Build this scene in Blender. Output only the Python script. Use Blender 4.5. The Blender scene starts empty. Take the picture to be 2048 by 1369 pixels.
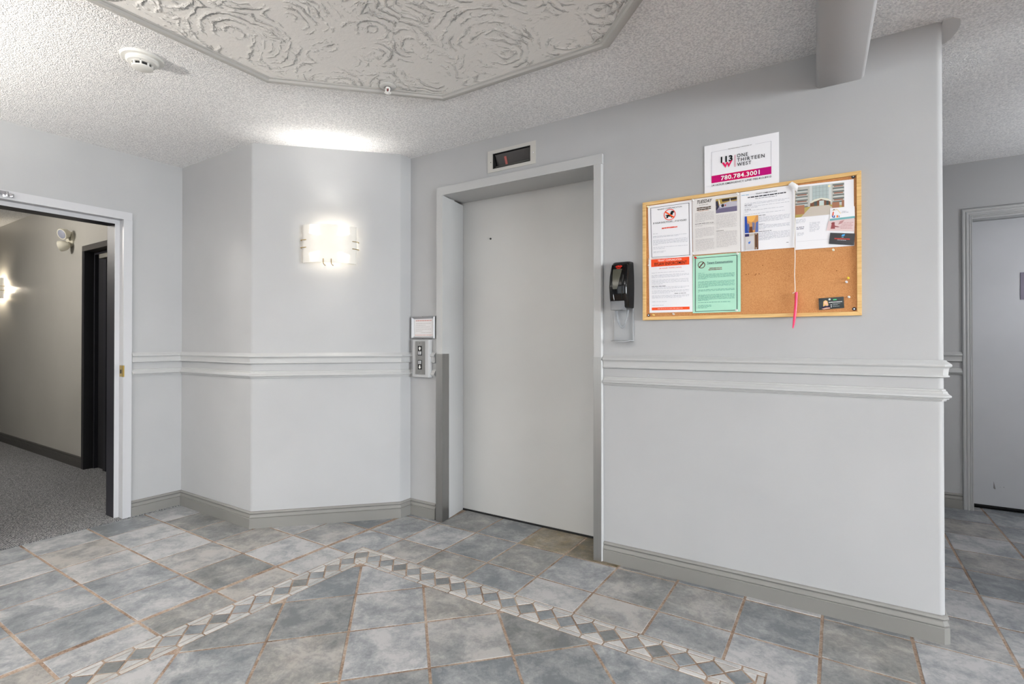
import bpy, bmesh, math, random
from mathutils import Vector, Matrix, noise
random.seed(7)
R = math.radians
SC = bpy.context.scene
COL = SC.collection

# ------------------------------------------------------------------ camera, world, lights, exposure
cam = bpy.data.cameras.new('camera')
cam.sensor_width = 36.0
cam.lens = 36.0 * 1023.8 / 2048
cam.shift_y = -7.27 / 2048
cam.clip_start = 0.05
camo = bpy.data.objects.new('camera', cam)
camo.location = (-0.3548, -2.5977, 1.1786)
camo.rotation_euler = (R(90.37), 0.0, R(32.4128))
COL.objects.link(camo)
SC.camera = camo

SC.view_settings.view_transform = 'Standard'
SC.view_settings.look = 'None'
SC.view_settings.gamma = 1.0
SC.view_settings.use_curve_mapping = False
SC.view_settings.exposure = 0.14
SC.cycles.max_bounces = 8
SC.cycles.diffuse_bounces = 5
SC.cycles.use_denoising = True
SC.cycles.caustics_reflective = False

world = bpy.data.worlds.new('sky')
SC.world = world
world.use_nodes = True
world.node_tree.nodes['Background'].inputs[0].default_value = (0.80, 0.90, 1.0, 1)
world.node_tree.nodes['Background'].inputs[1].default_value = 1.0


def area(name, loc, target, sx, sy, power, col, along=None, spread=None):
    l = bpy.data.lights.new(name, 'AREA')
    l.shape = 'RECTANGLE'
    l.size, l.size_y, l.energy, l.color = sx, sy, power, col
    if spread is not None: l.spread = spread
    o = bpy.data.objects.new(name, l)
    o.location = loc
    d = Vector(target) - Vector(loc)
    o.rotation_euler = d.to_track_quat('-Z', 'Y').to_euler()
    if along is not None:      # long side laid along a wall heading
        z = -d.normalized()
        x = Vector((math.cos(along), math.sin(along), 0))
        x = (x - z * x.dot(z)).normalized()
        o.rotation_euler = Matrix((x, z.cross(x), z)).transposed().to_euler()
    COL.objects.link(o)
    return o


def point(name, loc, power, col, rad=0.03):
    l = bpy.data.lights.new(name, 'POINT')
    l.energy, l.color, l.shadow_soft_size = power, col, rad
    o = bpy.data.objects.new(name, l)
    o.location = loc
    COL.objects.link(o)
    return o


def spot(name, loc, power, col, cone=165, up=True, lean=(0, 0)):
    l = bpy.data.lights.new(name, 'SPOT')
    l.energy, l.color, l.shadow_soft_size = power, col, 0.03
    l.spot_size, l.spot_blend = R(cone), 0.5
    o = bpy.data.objects.new(name, l)
    o.location = loc
    o.rotation_euler = Vector((lean[0], lean[1], 1 if up else -1)).to_track_quat('-Z', 'Y').to_euler()
    COL.objects.link(o)
    return o


DAY = (0.93, 0.97, 1.0)
# daylight through the glazed lobby entrance (right) and the front windows (behind the camera)
area('daylight_entrance', (6.7, -2.5, 1.42), (-4.0, -1.8, 1.42), 3.4, 1.7, 580, DAY)
area('daylight_front_window', (-1.2, -6.6, 1.30), (-1.2, 0.0, 1.30), 5.0, 2.0, 46, DAY)
# wall sconce opposite the angled wall, out of frame on the left
point('sconce_bulb_opposite', (-3.25, -3.1, 1.95), 11, (1.0, 0.87, 0.73), 0.05)
spot('ceiling_fill_left', (-3.3, -3.6, 1.70), 400, (1.0, 0.95, 0.88))  # added upward spot brightening the left ceiling, apart from the sconce bulb
spot('ceiling_fill_front', (0.75, -3.7, 1.60), 1050, (1.0, 0.98, 0.95), 136)  # added upward spot brightening the right ceiling, no sconce known there
# added fill light brightening the right hall, no lamp known there, out of frame
point('hall_fill', (1.25, 1.3, 1.60), 18, (0.97, 0.98, 1.0), 0.10)
# bulbs inside the two sconces the photograph shows
point('sconce_bulb', (-3.060, -0.430, 1.830), 1.2, (1.0, 0.88, 0.72), 0.03)
area('sconce_upward', (-3.092, -0.465, 1.865), (-3.092 + 0.42, -0.465 - 0.42, 2.865), 0.24, 0.03, 4.6, (1.0, 0.95, 0.88), R(45), R(104))
area('sconce_downward', (-3.092, -0.465, 1.745), (-3.092 + 0.42, -0.465 - 0.42, 0.745), 0.24, 0.03, 1.5, (1.0, 0.95, 0.88), R(45), R(108))
point('corridor_sconce_bulb', (-8.665, -0.775, 1.80), 11.0, (1.0, 0.88, 0.70), 0.03)


# added fill light for the corridor besides its sconce, out of frame
point('corridor_fill', (-6.3, -2.25, 2.25), 58, (1.0, 0.95, 0.89), 0.12)


# ------------------------------------------------------------------ helpers
def lin(c):
    return tuple(((v / 255) / 12.92 if v <= 10 else (((v / 255) + 0.055) / 1.055) ** 2.4) for v in c)


class MB:
    """collects faces and links them as ONE mesh object"""
    def __init__(s):
        s.v, s.f, s.m = [], [], []

    def poly(s, pts, m=0):
        b = len(s.v)
        s.v += [tuple(p) for p in pts]
        s.f.append(tuple(range(b, b + len(pts))))
        s.m.append(m)

    def mesh(s, verts, faces, m=0):
        b = len(s.v)
        s.v += [tuple(p) for p in verts]
        for f in faces:
            s.f.append(tuple(i + b for i in f))
            s.m.append(m)

    def box(s, x0, x1, y0, y1, z0, z1, m=0):
        v = [(x, y, z) for z in (z0, z1) for y in (y0, y1) for x in (x0, x1)]
        s.mesh(v, [(0, 2, 3, 1), (4, 5, 7, 6), (0, 1, 5, 4), (2, 6, 7, 3), (0, 4, 6, 2), (1, 3, 7, 5)], m)

    def prism(s, poly, z0, z1, m=0, axis='z'):
        """poly counter-clockwise seen from +axis"""
        n = len(poly)
        if axis == 'z':
            P = lambda p, z: (p[0], p[1], z)
        elif axis == 'x':
            P = lambda p, z: (z, p[0], p[1])
        else:
            P = lambda p, z: (p[1], z, p[0])
        v = [P(p, z0) for p in poly] + [P(p, z1) for p in poly]
        f = [tuple(range(n - 1, -1, -1)), tuple(range(n, 2 * n))]
        f += [(i, (i + 1) % n, n + (i + 1) % n, n + i) for i in range(n)]
        s.mesh(v, f, m)

    def sweep(s, path, prof, m=0, closed=False, caps=True, z0=0.0):
        """profile [(d,z)] carried along an XY path; d points to the right of the walking direction"""
        n = len(path)
        rings = []
        for i, p in enumerate(path):
            a = path[i - 1] if (i > 0 or closed) else None
            c = path[(i + 1) % n] if (i < n - 1 or closed) else None
            ds = []
            if a is not None:
                ds.append((Vector(p) - Vector(a)).normalized())
            if c is not None:
                ds.append((Vector(c) - Vector(p)).normalized())
            ns = [Vector((d.y, -d.x)) for d in ds]
            if len(ns) == 2:
                mm = (ns[0] + ns[1]).normalized()
                mm = mm / max(0.2, mm.dot(ns[0]))
            else:
                mm = ns[0]
            rings.append([(p[0] + mm.x * d, p[1] + mm.y * d, z0 + z) for d, z in prof])
        k = len(prof)
        v = [q for r in rings for q in r]
        f = []
        for i in range(n if closed else n - 1):
            j = (i + 1) % n
            for t in range(k):
                u = (t + 1) % k
                f.append((i * k + t, j * k + t, j * k + u, i * k + u))
        if caps and not closed:
            f.append(tuple(range(k - 1, -1, -1)))
            f.append(tuple((n - 1) * k + t for t in range(k)))
        s.mesh(v, f, m)

    def lathe(s, prof, c=(0, 0, 0), n=32, m=0, axis=(0, 0, 1)):
        """prof [(r,h)] turned about axis through c"""
        q = Vector((0, 0, 1)).rotation_difference(Vector(axis).normalized())
        C = Vector(c)
        v, f = [], []
        for r, h in prof:
            for i in range(n):
                a = 2 * math.pi * i / n
                v.append(C + q @ Vector((r * math.cos(a), r * math.sin(a), h)))
        for j in range(len(prof) - 1):
            for i in range(n):
                f.append((j * n + i, j * n + (i + 1) % n, (j + 1) * n + (i + 1) % n, (j + 1) * n + i))
        f.append(tuple(range(n - 1, -1, -1)))
        f.append(tuple((len(prof) - 1) * n + i for i in range(n)))
        s.mesh(v, f, m)

    def tube(s, pts, r, n=10, m=0):
        pts = [Vector(p) for p in pts]
        v, f = [], []
        up = Vector((0.123, 0.31, 0.94)).normalized()
        for i, p in enumerate(pts):
            d = (pts[min(i + 1, len(pts) - 1)] - pts[max(i - 1, 0)]).normalized()
            a = d.cross(up).normalized()
            b = a.cross(d)
            rr = r[i] if isinstance(r, (list, tuple)) else r
            for k in range(n):
                t = 2 * math.pi * k / n
                v.append(p + a * rr * math.cos(t) + b * rr * math.sin(t))
        for i in range(len(pts) - 1):
            for k in range(n):
                f.append((i * n + k, i * n + (k + 1) % n, (i + 1) * n + (k + 1) % n, (i + 1) * n + k))
        f.append(tuple(range(n - 1, -1, -1)))
        f.append(tuple((len(pts) - 1) * n + k for k in range(n)))
        s.mesh(v, f, m)

    def build(s, name, mats, parent=None, smooth=30, bevel=0.0, loc=None, seg=2):
        me = bpy.data.meshes.new(name)
        L = Vector(loc) if loc is not None else Vector((0, 0, 0))
        me.from_pydata([Vector(p) - L for p in s.v], [], s.f)
        if not isinstance(mats, (list, tuple)):
            mats = [mats]
        for m in mats:
            me.materials.append(m)
        me.polygons.foreach_set('material_index', s.m)
        bm = bmesh.new()
        bm.from_mesh(me)
        bmesh.ops.remove_doubles(bm, verts=bm.verts, dist=1e-6)
        bmesh.ops.recalc_face_normals(bm, faces=bm.faces)
        if bevel:
            es = [e for e in bm.edges if len(e.link_faces) == 2 and e.calc_face_angle(0) > R(25)]
            bmesh.ops.bevel(bm, geom=es, offset=bevel, segments=seg, profile=0.6, affect='EDGES', clamp_overlap=True)
        bm.to_mesh(me)
        bm.free()
        if smooth:
            me.polygons.foreach_set('use_smooth', [True] * len(me.polygons))
            me.set_sharp_from_angle(angle=R(smooth))
        o = bpy.data.objects.new(name, me)
        COL.objects.link(o)
        o.location = L
        if parent is not None:
            o.parent = parent
            o.location = L - parent_loc(parent)
        return o


def parent_loc(p):
    L = Vector(p.location)
    while p.parent is not None:
        p = p.parent
        L += Vector(p.location)
    return L


def tag(o, label=None, cat=None, group=None, kind=None):
    if label: o['label'] = label
    if cat: o['category'] = cat
    if group: o['group'] = group
    if kind: o['kind'] = kind
    return o


def empty(name, loc, label, cat, group=None, kind=None):
    o = bpy.data.objects.new(name, None)
    o.empty_display_size = 0.1
    COL.objects.link(o)
    o.location = loc
    return tag(o, label, cat, group, kind)


def copy_tree(o, dloc, parent=None):
    c = o.copy()
    COL.objects.link(c)
    if parent is None:
        c.location = dloc
    else:
        c.parent = parent
    for ch in list(o.children):
        copy_tree(ch, None, c)
    return c


# ------------------------------------------------------------------ materials
class NT:
    def __init__(s, name):
        s.mat = bpy.data.materials.new(name)
        s.mat.use_nodes = True
        s.t = s.mat.node_tree
        s.b = s.t.nodes['Principled BSDF']

    def n(s, typ, **kw):
        nd = s.t.nodes.new(typ)
        for k, v in kw.items():
            if k.startswith('i_'):
                key = k[2:]
                nd.inputs[int(key) if key.isdigit() else key.replace('_', ' ')].default_value = v
            else:
                setattr(nd, k, v)
        return nd

    def l(s, a, b):
        s.t.links.new(a, b)

    def set(s, **kw):
        for k, v in kw.items():
            s.b.inputs[k.replace('_', ' ')].default_value = v
        return s

    def coords(s, kind='Object'):
        return s.n('ShaderNodeTexCoord').outputs[kind]

    def noise(s, vec, scale, detail=4, rough=0.5, dist=0.0):
        nd = s.n('ShaderNodeTexNoise', i_Scale=scale, i_Detail=detail, i_Roughness=rough, i_Distortion=dist)
        s.l(vec, nd.inputs['Vector'])
        return nd

    def ramp(s, fac, stops, interp='LINEAR'):
        nd = s.n('ShaderNodeValToRGB')
        nd.color_ramp.interpolation = interp
        e = nd.color_ramp.elements
        while len(e) < len(stops):
            e.new(0.5)
        for el, (p, c) in zip(e, stops):
            el.position = p
            el.color = (*c[:3], 1)
        s.l(fac, nd.inputs['Fac'])
        return nd.outputs['Color']

    def math(s, op, a, b=None, clamp=False):
        nd = s.n('ShaderNodeMath', operation=op, use_clamp=clamp)
        for i, x in enumerate((a, b)):
            if x is None: continue
            if isinstance(x, (int, float)): nd.inputs[i].default_value = x
            else: s.l(x, nd.inputs[i])
        return nd.outputs[0]

    def mix(s, fac, a, b, typ='MIX'):
        nd = s.n('ShaderNodeMix', data_type='RGBA', blend_type=typ)
        for sock, x in ((nd.inputs['Factor'], fac), (nd.inputs['A'], a), (nd.inputs['B'], b)):
            if isinstance(x, (int, float)): sock.default_value = x
            elif isinstance(x, tuple): sock.default_value = (*x[:3], 1)
            else: s.l(x, sock)
        return nd.outputs['Result']

    def bump(s, h, strength, dist):
        nd = s.n('ShaderNodeBump', i_Strength=strength, i_Distance=dist)
        s.l(h, nd.inputs['Height'])
        s.l(nd.outputs[0], s.b.inputs['Normal'])


def plain(name, rgb, rough=0.5, metal=0.0, spec=0.5, **kw):
    t = NT(name)
    t.set(Base_Color=(*lin(rgb), 1), Roughness=rough, Metallic=metal)
    t.b.inputs['Specular IOR Level'].default_value = spec
    for k, v in kw.items():
        t.b.inputs[k.replace('_', ' ')].default_value = v
    return t.mat


def paint(name, rgb, rough=0.5, bump=0.10, scale=260, mott=0.03):
    t = NT(name)
    c = t.coords()
    big = t.noise(c, 1.7, 3, 0.55)
    base = lin(rgb)
    lo = tuple(v * (1 - mott) for v in base)
    hi = tuple(min(1, v * (1 + mott)) for v in base)
    t.l(t.ramp(big.outputs['Fac'], [(0.35, lo), (0.65, hi)]), t.b.inputs['Base Color'])
    t.set(Roughness=rough)
    t.b.inputs['Specular IOR Level'].default_value = 0.3
    fine = t.noise(c, scale, 2, 0.5)
    t.bump(fine.outputs['Fac'], bump, 0.002)
    return t.mat


def popcorn():
    t = NT('popcorn_ceiling')
    c = t.coords()
    a = t.noise(c, 112, 3, 0.65)
    b = t.noise(c, 300, 2, 0.6)
    v = t.n('ShaderNodeTexVoronoi', i_Scale=165.0)
    t.l(c, v.inputs['Vector'])
    h = t.math('ADD', t.math('MULTIPLY', a.outputs['Fac'], 0.8), t.math('MULTIPLY', b.outputs['Fac'], 0.4))
    h = t.math('SUBTRACT', h, t.math('MULTIPLY', v.outputs['Distance'], 0.5))
    t.l(t.ramp(a.outputs['Fac'], [(0.34, lin((210, 211, 213))), (0.62, lin((250, 250, 250)))]), t.b.inputs['Base Color'])
    t.set(Roughness=0.95)
    t.bump(h, 1.0, 0.008)
    return t.mat


def swirl():
    t = NT('swirl_plaster')
    c = t.coords()
    warp = t.noise(c, 3.0, 2, 0.5)
    wv = t.n('ShaderNodeVectorMath', operation='MULTIPLY_ADD')
    t.l(warp.outputs['Color'], wv.inputs[0])
    wv.inputs[1].default_value = (0.16, 0.16, 0.0)
    t.l(c, wv.inputs[2])
    tot = None
    for sc, fr, sx in ((3.1, 46.0, 0.0), (4.3, 38.0, 5.3)):
        ofs = t.n('ShaderNodeVectorMath', operation='ADD')
        t.l(wv.outputs[0], ofs.inputs[0])
        ofs.inputs[1].default_value = (sx, sx * 1.7, 0)
        vor = t.n('ShaderNodeTexVoronoi', voronoi_dimensions='2D', i_Scale=sc)
        t.l(ofs.outputs[0], vor.inputs['Vector'])
        nz = t.noise(ofs.outputs[0], 11, 4, 0.65)
        sep = t.n('ShaderNodeSeparateColor')
        t.l(vor.outputs['Color'], sep.inputs[0])
        ph = t.math('ADD', t.math('MULTIPLY', vor.outputs['Distance'], fr), t.math('MULTIPLY', nz.outputs['Fac'], 10.0))
        ph = t.math('ADD', ph, t.math('MULTIPLY', sep.outputs[0], 6.0))
        w = t.math('POWER', t.math('MULTIPLY', t.math('ADD', t.math('SINE', ph), 1.0), 0.5), 5.0)
        mk = t.noise(ofs.outputs[0], 5.2, 4, 0.65)
        mask = t.ramp(mk.outputs['Fac'], [(0.50, (0, 0, 0)), (0.64, (1, 1, 1))])
        rid = t.math('MULTIPLY', w, mask)
        blob = t.noise(ofs.outputs[0], 21, 4, 0.7, 2.0)
        bl = t.ramp(blob.outputs['Fac'], [(0.60, (0, 0, 0)), (0.70, (1, 1, 1))])
        h = t.math('ADD', rid, t.math('MULTIPLY', t.math('MULTIPLY', bl, mask), 0.9))
        tot = h if tot is None else t.math('MAXIMUM', tot, h)
    fine = t.noise(c, 45, 3, 0.6)
    h = t.math('ADD', tot, t.math('MULTIPLY', fine.outputs['Fac'], 0.10))
    t.set(Base_Color=(*lin((218, 217, 214)), 1), Roughness=0.75)
    t.bump(h, 1.0, 0.014)
    return t.mat


def tile_mat(name, lo, mid, hi, tan, warm=0.0, rough=0.42):
    t = NT(name)
    c = t.coords()
    oi = t.n('ShaderNodeObjectInfo')
    off = t.n('ShaderNodeVectorMath', operation='MULTIPLY_ADD')
    rnd = t.n('ShaderNodeCombineXYZ')
    for k in range(3):
        t.l(oi.outputs['Random'], rnd.inputs[k])
    t.l(rnd.outputs[0], off.inputs[0])
    off.inputs[1].default_value = (71.0, 37.0, 13.0)
    t.l(c, off.inputs[2])
    v = off.outputs[0]
    big = t.noise(v, 7.5, 7, 0.68, 0.35)
    mid_n = t.noise(v, 48, 8, 0.78, 0.8)
    f = t.math('ADD', t.math('MULTIPLY', big.outputs['Fac'], 0.66), t.math('MULTIPLY', mid_n.outputs['Fac'], 0.34))
    # every tile its own overall tone
    f = t.math('ADD', f, t.math('MULTIPLY', t.math('SUBTRACT', oi.outputs['Random'], 0.5), 0.14))
    col = t.ramp(f, [(0.38, lo), (0.5, mid), (0.61, hi)])
    r2 = t.math('FRACT', t.math('MULTIPLY', oi.outputs['Random'], 17.31))
    tf = t.math('MULTIPLY', t.ramp(r2, [(0.45, (0, 0, 0)), (0.9, (1, 1, 1))]), 0.62)
    if warm:
        tf = t.math('ADD', tf, warm, clamp=True)
    sp = t.noise(v, 9, 3, 0.6)
    tf = t.math('MULTIPLY', tf, t.math('ADD', sp.outputs['Fac'], 0.25), clamp=True)
    col = t.mix(tf, col, tan, 'MULTIPLY')
    t.l(col, t.b.inputs['Base Color'])
    t.set(Roughness=rough)
    t.bump(mid_n.outputs['Fac'], 0.25, 0.003)
    return t.mat


def carpet_mat():
    t = NT('carpet_loops')
    c = t.coords()
    v = t.n('ShaderNodeTexVoronoi', i_Scale=105.0, i_Randomness=0.45)
    t.l(c, v.inputs['Vector'])
    n1 = t.noise(c, 160, 2, 0.6)
    n2 = t.noise(c, 1.3, 3, 0.5)
    h = t.math('SUBTRACT', 1.0, v.outputs['Distance'])
    f = t.math('ADD', t.math('MULTIPLY', h, 0.5), t.math('MULTIPLY', n1.outputs['Fac'], 0.6))
    col = t.ramp(f, [(0.42, lin((62, 63, 66))), (0.62, lin((128, 129, 132))), (0.8, lin((186, 185, 182)))])
    t.l(col, t.b.inputs['Base Color'])
    t.set(Roughness=1.0)
    t.bump(h, 0.9, 0.01)
    return t.mat


def cork_mat():
    t = NT('cork')
    c = t.coords()
    a = t.noise(c, 330, 4, 0.7)
    b = t.noise(c, 6, 3, 0.5)
    f = t.math('ADD', t.math('MULTIPLY', a.outputs['Fac'], 0.8), t.math('MULTIPLY', b.outputs['Fac'], 0.2))
    t.l(t.ramp(f, [(0.30, lin((164, 106, 60))), (0.5, lin((194, 136, 84))), (0.70, lin((212, 160, 108)))]), t.b.inputs['Base Color'])
    t.set(Roughness=0.9)
    t.bump(a.outputs['Fac'], 0.4, 0.002)
    return t.mat


def wood_mat():
    t = NT('pine_frame')
    c = t.coords()
    mp = t.n('ShaderNodeMapping')
    mp.inputs['Scale'].default_value = (4, 30, 60)
    t.l(c, mp.inputs['Vector'])
    a = t.noise(mp.outputs[0], 2.0, 4, 0.6, 0.5)
    t.l(t.ramp(a.outputs['Fac'], [(0.35, lin((206, 164, 100))), (0.65, lin((226, 190, 128)))]), t.b.inputs['Base Color'])
    t.set(Roughness=0.55)
    return t.mat


def steel_mat(name='brushed_steel', rgb=(168, 168, 166)):
    t = NT(name)
    c = t.coords()
    mp = t.n('ShaderNodeMapping')
    mp.inputs['Scale'].default_value = (900, 900, 3)
    t.l(c, mp.inputs['Vector'])
    a = t.noise(mp.outputs[0], 1.0, 2, 0.5)
    t.l(t.ramp(a.outputs['Fac'], [(0.3, tuple(v * .85 for v in lin(rgb))), (0.7, lin(rgb))]), t.b.inputs['Base Color'])
    t.set(Roughness=0.34, Metallic=1.0)
    t.bump(a.outputs['Fac'], 0.05, 0.001)
    return t.mat


def shade_mat():
    t = NT('frosted_glass')
    tr = t.n('ShaderNodeBsdfTranslucent')
    tr.inputs[0].default_value = (0.96, 0.90, 0.78, 1)
    df = t.n('ShaderNodeBsdfDiffuse')
    df.inputs[0].default_value = (0.86, 0.83, 0.77, 1)
    mx = t.n('ShaderNodeMixShader')
    mx.inputs[0].default_value = 0.09
    t.l(df.outputs[0], mx.inputs[1])
    t.l(tr.outputs[0], mx.inputs[2])
    gl = t.n('ShaderNodeBsdfGlossy', i_Roughness=0.25)
    m2 = t.n('ShaderNodeMixShader')
    m2.inputs[0].default_value = 0.04
    t.l(mx.outputs[0], m2.inputs[1])
    t.l(gl.outputs[0], m2.inputs[2])
    t.l(m2.outputs[0], t.t.nodes['Material Output'].inputs['Surface'])
    return t.mat


M = {}
M['wall'] = paint('grey_wall_paint', (168, 169, 170), 0.60, 0.10, 240)
M['trim'] = paint('grey_trim_paint', (176, 177, 177), 0.38, 0.03, 90)
M['base'] = paint('grey_baseboard_paint', (124, 123, 120), 0.40, 0.03, 60, 0.06)  # darker than the trim: shade near the floor is put into the colour
M['white'] = paint('white_frame_paint', (186, 187, 190), 0.38, 0.03, 90)
M['door'] = paint('grey_door_paint', (190, 190, 188), 0.36, 0.05, 120, 0.03)
M['halldoor'] = paint('hall_door_paint', (180, 182, 186), 0.42, 0.05, 120, 0.04)
M['beam'] = paint('beam_paint', (160, 160, 161), 0.5, 0.10, 240)
M['corridor'] = paint('corridor_wall_paint', (172, 170, 164), 0.30, 0.06, 200)
M['charcoal'] = paint('charcoal_paint', (38, 38, 44), 0.42, 0.04, 120)
M['charcoal2'] = paint('charcoal_base_paint', (72, 70, 68), 0.42, 0.04, 120)
M['darkdoor'] = paint('dark_door_paint', (40, 40, 43), 0.45, 0.04, 120)
M['popcorn'] = popcorn()
M['smooth_ceiling'] = paint('smooth_ceiling_paint', (190, 190, 190), 0.7, 0.05, 120)
M['swirl'] = swirl()
M['moulding'] = paint('ceiling_moulding_paint', (172, 171, 168), 0.45, 0.04, 120)
TL, TM, TH, TT = lin((106, 111, 116)), lin((141, 144, 147)), lin((176, 176, 177)), lin((216, 203, 184))
M['tile'] = tile_mat('slate_tile', TL, TM, TH, TT)
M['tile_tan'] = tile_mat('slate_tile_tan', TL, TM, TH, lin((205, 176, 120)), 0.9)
M['diamond'] = tile_mat('slate_diamond', lin((98, 103, 108)), lin((122, 127, 131)), lin((146, 149, 152)), TT)
M['light_tile'] = tile_mat('pale_border_tile', lin((154, 156, 157)), lin((176, 176, 176)), lin((197, 196, 194)), lin((226, 218, 206)))
g = NT('grout')
gn = g.noise(g.coords(), 9, 4, 0.6)
gf = g.noise(g.coords(), 120, 3, 0.6)
g.l(g.ramp(g.math('ADD', g.math('MULTIPLY', gn.outputs['Fac'], .6), g.math('MULTIPLY', gf.outputs['Fac'], .4)),
           [(0.36, lin((104, 84, 70))), (0.5, lin((150, 130, 114))), (0.66, lin((178, 166, 154)))]), g.b.inputs['Base Color'])
g.set(Roughness=0.95)
g.bump(gf.outputs['Fac'], 0.3, 0.002)
M['grout'] = g.mat
M['carpet'] = carpet_mat()
M['cork'] = cork_mat()
M['wood'] = wood_mat()
M['steel'] = steel_mat()
M['alu'] = plain('bright_aluminium', (190, 191, 193), 0.42, 1.0)
M['brass'] = plain('brass', (190, 160, 84), 0.3, 1.0)
M['chrome'] = plain('chrome', (200, 200, 204), 0.15, 1.0)
M['shade'] = shade_mat()
M['plastic_w'] = plain('white_plastic', (212, 212, 208), 0.4)
M['plastic_g'] = plain('grey_plastic', (172, 173, 174), 0.4)
M['enamel'] = plain('white_enamel', (244, 244, 242), 0.35)
M['beige_p'] = plain('beige_plastic', (206, 202, 186), 0.45)
M['black_gloss'] = plain('gloss_black_plastic', (9, 9, 10), 0.06, 0.0, 0.28)
M['black'] = plain('matte_black', (12, 12, 13), 0.55)
M['smoked'] = plain('smoked_glass', (52, 50, 50), 0.25, 0.0, 0.5)  # base colour raised to hold the pane's pale reflection
M['grey_p'] = plain('mid_grey_plastic', (112, 114, 118), 0.32)
M['clear'] = plain('clear_plastic', (206, 210, 214), 0.12, 0.0, 0.5, Transmission_Weight=0.75, IOR=1.3)
M['lens'] = plain('lamp_lens', (170, 174, 190), 0.12, 0.3)
M['paper'] = plain('white_paper', (238, 238, 242), 0.7)
M['paper2'] = plain('cream_paper', (226, 223, 221), 0.7)
M['mint'] = plain('mint_paper', (172, 222, 198), 0.7)
M['pink_card'] = plain('pale_pink_card', (222, 200, 200), 0.6)
M['tape'] = plain('white_tape', (236, 236, 236), 0.45)
M['string'] = plain('white_cord', (228, 224, 216), 0.8)
M['pen'] = plain('red_pink_pen', (236, 40, 96), 0.25)
INK = {}


def ink(rgb, emit=0):
    k = tuple(rgb)
    if k not in INK:
        INK[k] = plain('print_%02x%02x%02x' % k, rgb, 0.7, 0.0, 0.15)
    return INK[k]


# ------------------------------------------------------------------ measured plan (metres)
H = 2.44                 # ceiling
XL, YS = -4.366, -0.748  # left wall plane, alcove wall plane
X1, X2 = -3.4815, -2.8298
Y2 = YS + (X2 - X1)      # end of the angled wall
YB = 2.149               # hall end wall
XR, YF = 7.0, -7.0       # far right and front walls, out of frame
CH = 2.55                # corridor ceiling
YC = -0.72               # corridor wall plane
EL0, EL1 = -2.55, -1.47  # lift opening

# ------------------------------------------------------------------ structure
# floor bed (grout) with all tiles as parts
floor = MB()
floor.box(XL + 0.02, XR, YF, YB + 0.35, -0.12, -0.0020)
FLOOR = tag(floor.build('floor', M['grout'], smooth=0), 'tiled lobby floor with brown grout and a diamond border', None, None, 'structure')
cp = MB()
cp.box(-12.0, XL + 0.018, -2.6, YC + 0.3, -0.12, 0.004)
tag(cp.build('floor_corridor', M['carpet'], smooth=0), 'grey loop carpet of the corridor through the left doorway', None, None, 'structure')

ce = MB()
ce.box(XL - 0.02, XR, YF, YB + 0.2, H, H + 0.1)
CEIL = tag(ce.build('ceiling', M['popcorn'], smooth=0), 'white popcorn ceiling of the lobby', None, None, 'structure')
cc_ = MB()
cc_.box(-12.0, XL - 0.16, -2.6, YC + 0.3, CH, CH + 0.1)
tag(cc_.build('ceiling_corridor', M['popcorn'], smooth=0), 'corridor ceiling seen through the left doorway', None, None, 'structure')


def arc(cx, cy, r, a0, a1, n=6):
    return [(cx + r * math.cos(R(a0 + (a1 - a0) * i / n)), cy + r * math.sin(R(a0 + (a1 - a0) * i / n))) for i in range(n + 1)]


# back wall (lift wall) with rounded free end on the right
w = MB()
w.box(X2 - 0.02, -2.56, 0.0, 0.14, 0, H)
w.box(-2.56, -1.45, 0.0, 0.14, 2.17, 2.243)
w.box(-2.56, -2.142, 0.0, 0.14, 2.243, 2.336)
w.box(-1.875, -1.45, 0.0, 0.14, 2.243, 2.336)
w.box(-2.56, -1.45, 0.0, 0.14, 2.336, H)
w.box(-2.142, -1.875, 0.06, 0.14, 2.243, 2.336)
w.prism([(-1.45, 0.14), (-1.45, 0.0)] + arc(-0.022, 0.022, 0.022, -90, 0) + [(0.0, 0.14)], 0, H)
w.box(-0.12, 0.0, 0.14, YB, 0, H)
WB = tag(w.build('wall_back', M['wall'], smooth=40), 'grey wall around the lift with the notice board', None, None, 'structure')

# column: alcove face, angled face, return
w = MB()
nrm = 0.7071
q = 0.03 * math.tan(R(22.5))
cx_, cy_ = X1 - q, YS + 0.03
w.prism([(XL - 0.01, 0.1), (XL - 0.01, YS)] + arc(cx_, cy_, 0.03, -90, -45, 4)
        + [(X2 - 0.006, Y2 - 0.006), (X2, Y2 + 0.004), (X2, 0.1)], 0, H)
tag(w.build('wall_column', M['wall'], smooth=50), 'grey column with an angled face carrying the lit sconce', None, None, 'structure')

# left wall with the corridor doorway
OY0, OY1, OZ = -2.02, -1.063, 2.043
w = MB()
w.box(XL - 0.16, XL, OY1 - 0.02, YS + 0.2, 0, H + 0.1)
w.box(XL - 0.16, XL, OY0, OY1 - 0.02, OZ - 0.02, H + 0.1)
w.box(XL - 0.16, XL, YF, OY0, 0, H + 0.1)
tag(w.build('wall_left', M['wall'], smooth=0), 'pale grey left wall around the open corridor doorway', None, None, 'structure')

# corridor walls
w = MB()
w.box(-12.0, -6.22, YC, YC + 0.12, 0, CH)
w.box(-6.22, -5.25, YC, YC + 0.12, 2.03, CH)
w.box(-5.25, XL - 0.16, YC, YC + 0.12, 0, CH)
tag(w.build('wall_corridor', M['corridor'], smooth=0), 'warm grey corridor wall beyond the left doorway', None, None, 'structure')
w = MB()
w.box(-12.1, XL - 0.16, -2.72, -2.6, 0, CH)
w.box(-12.1, -12.0, -2.6, YC, 0, CH)
tag(w.build('wall_corridor_far', M['corridor'], smooth=0), 'far side of the corridor, out of frame', None, None, 'structure')

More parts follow.
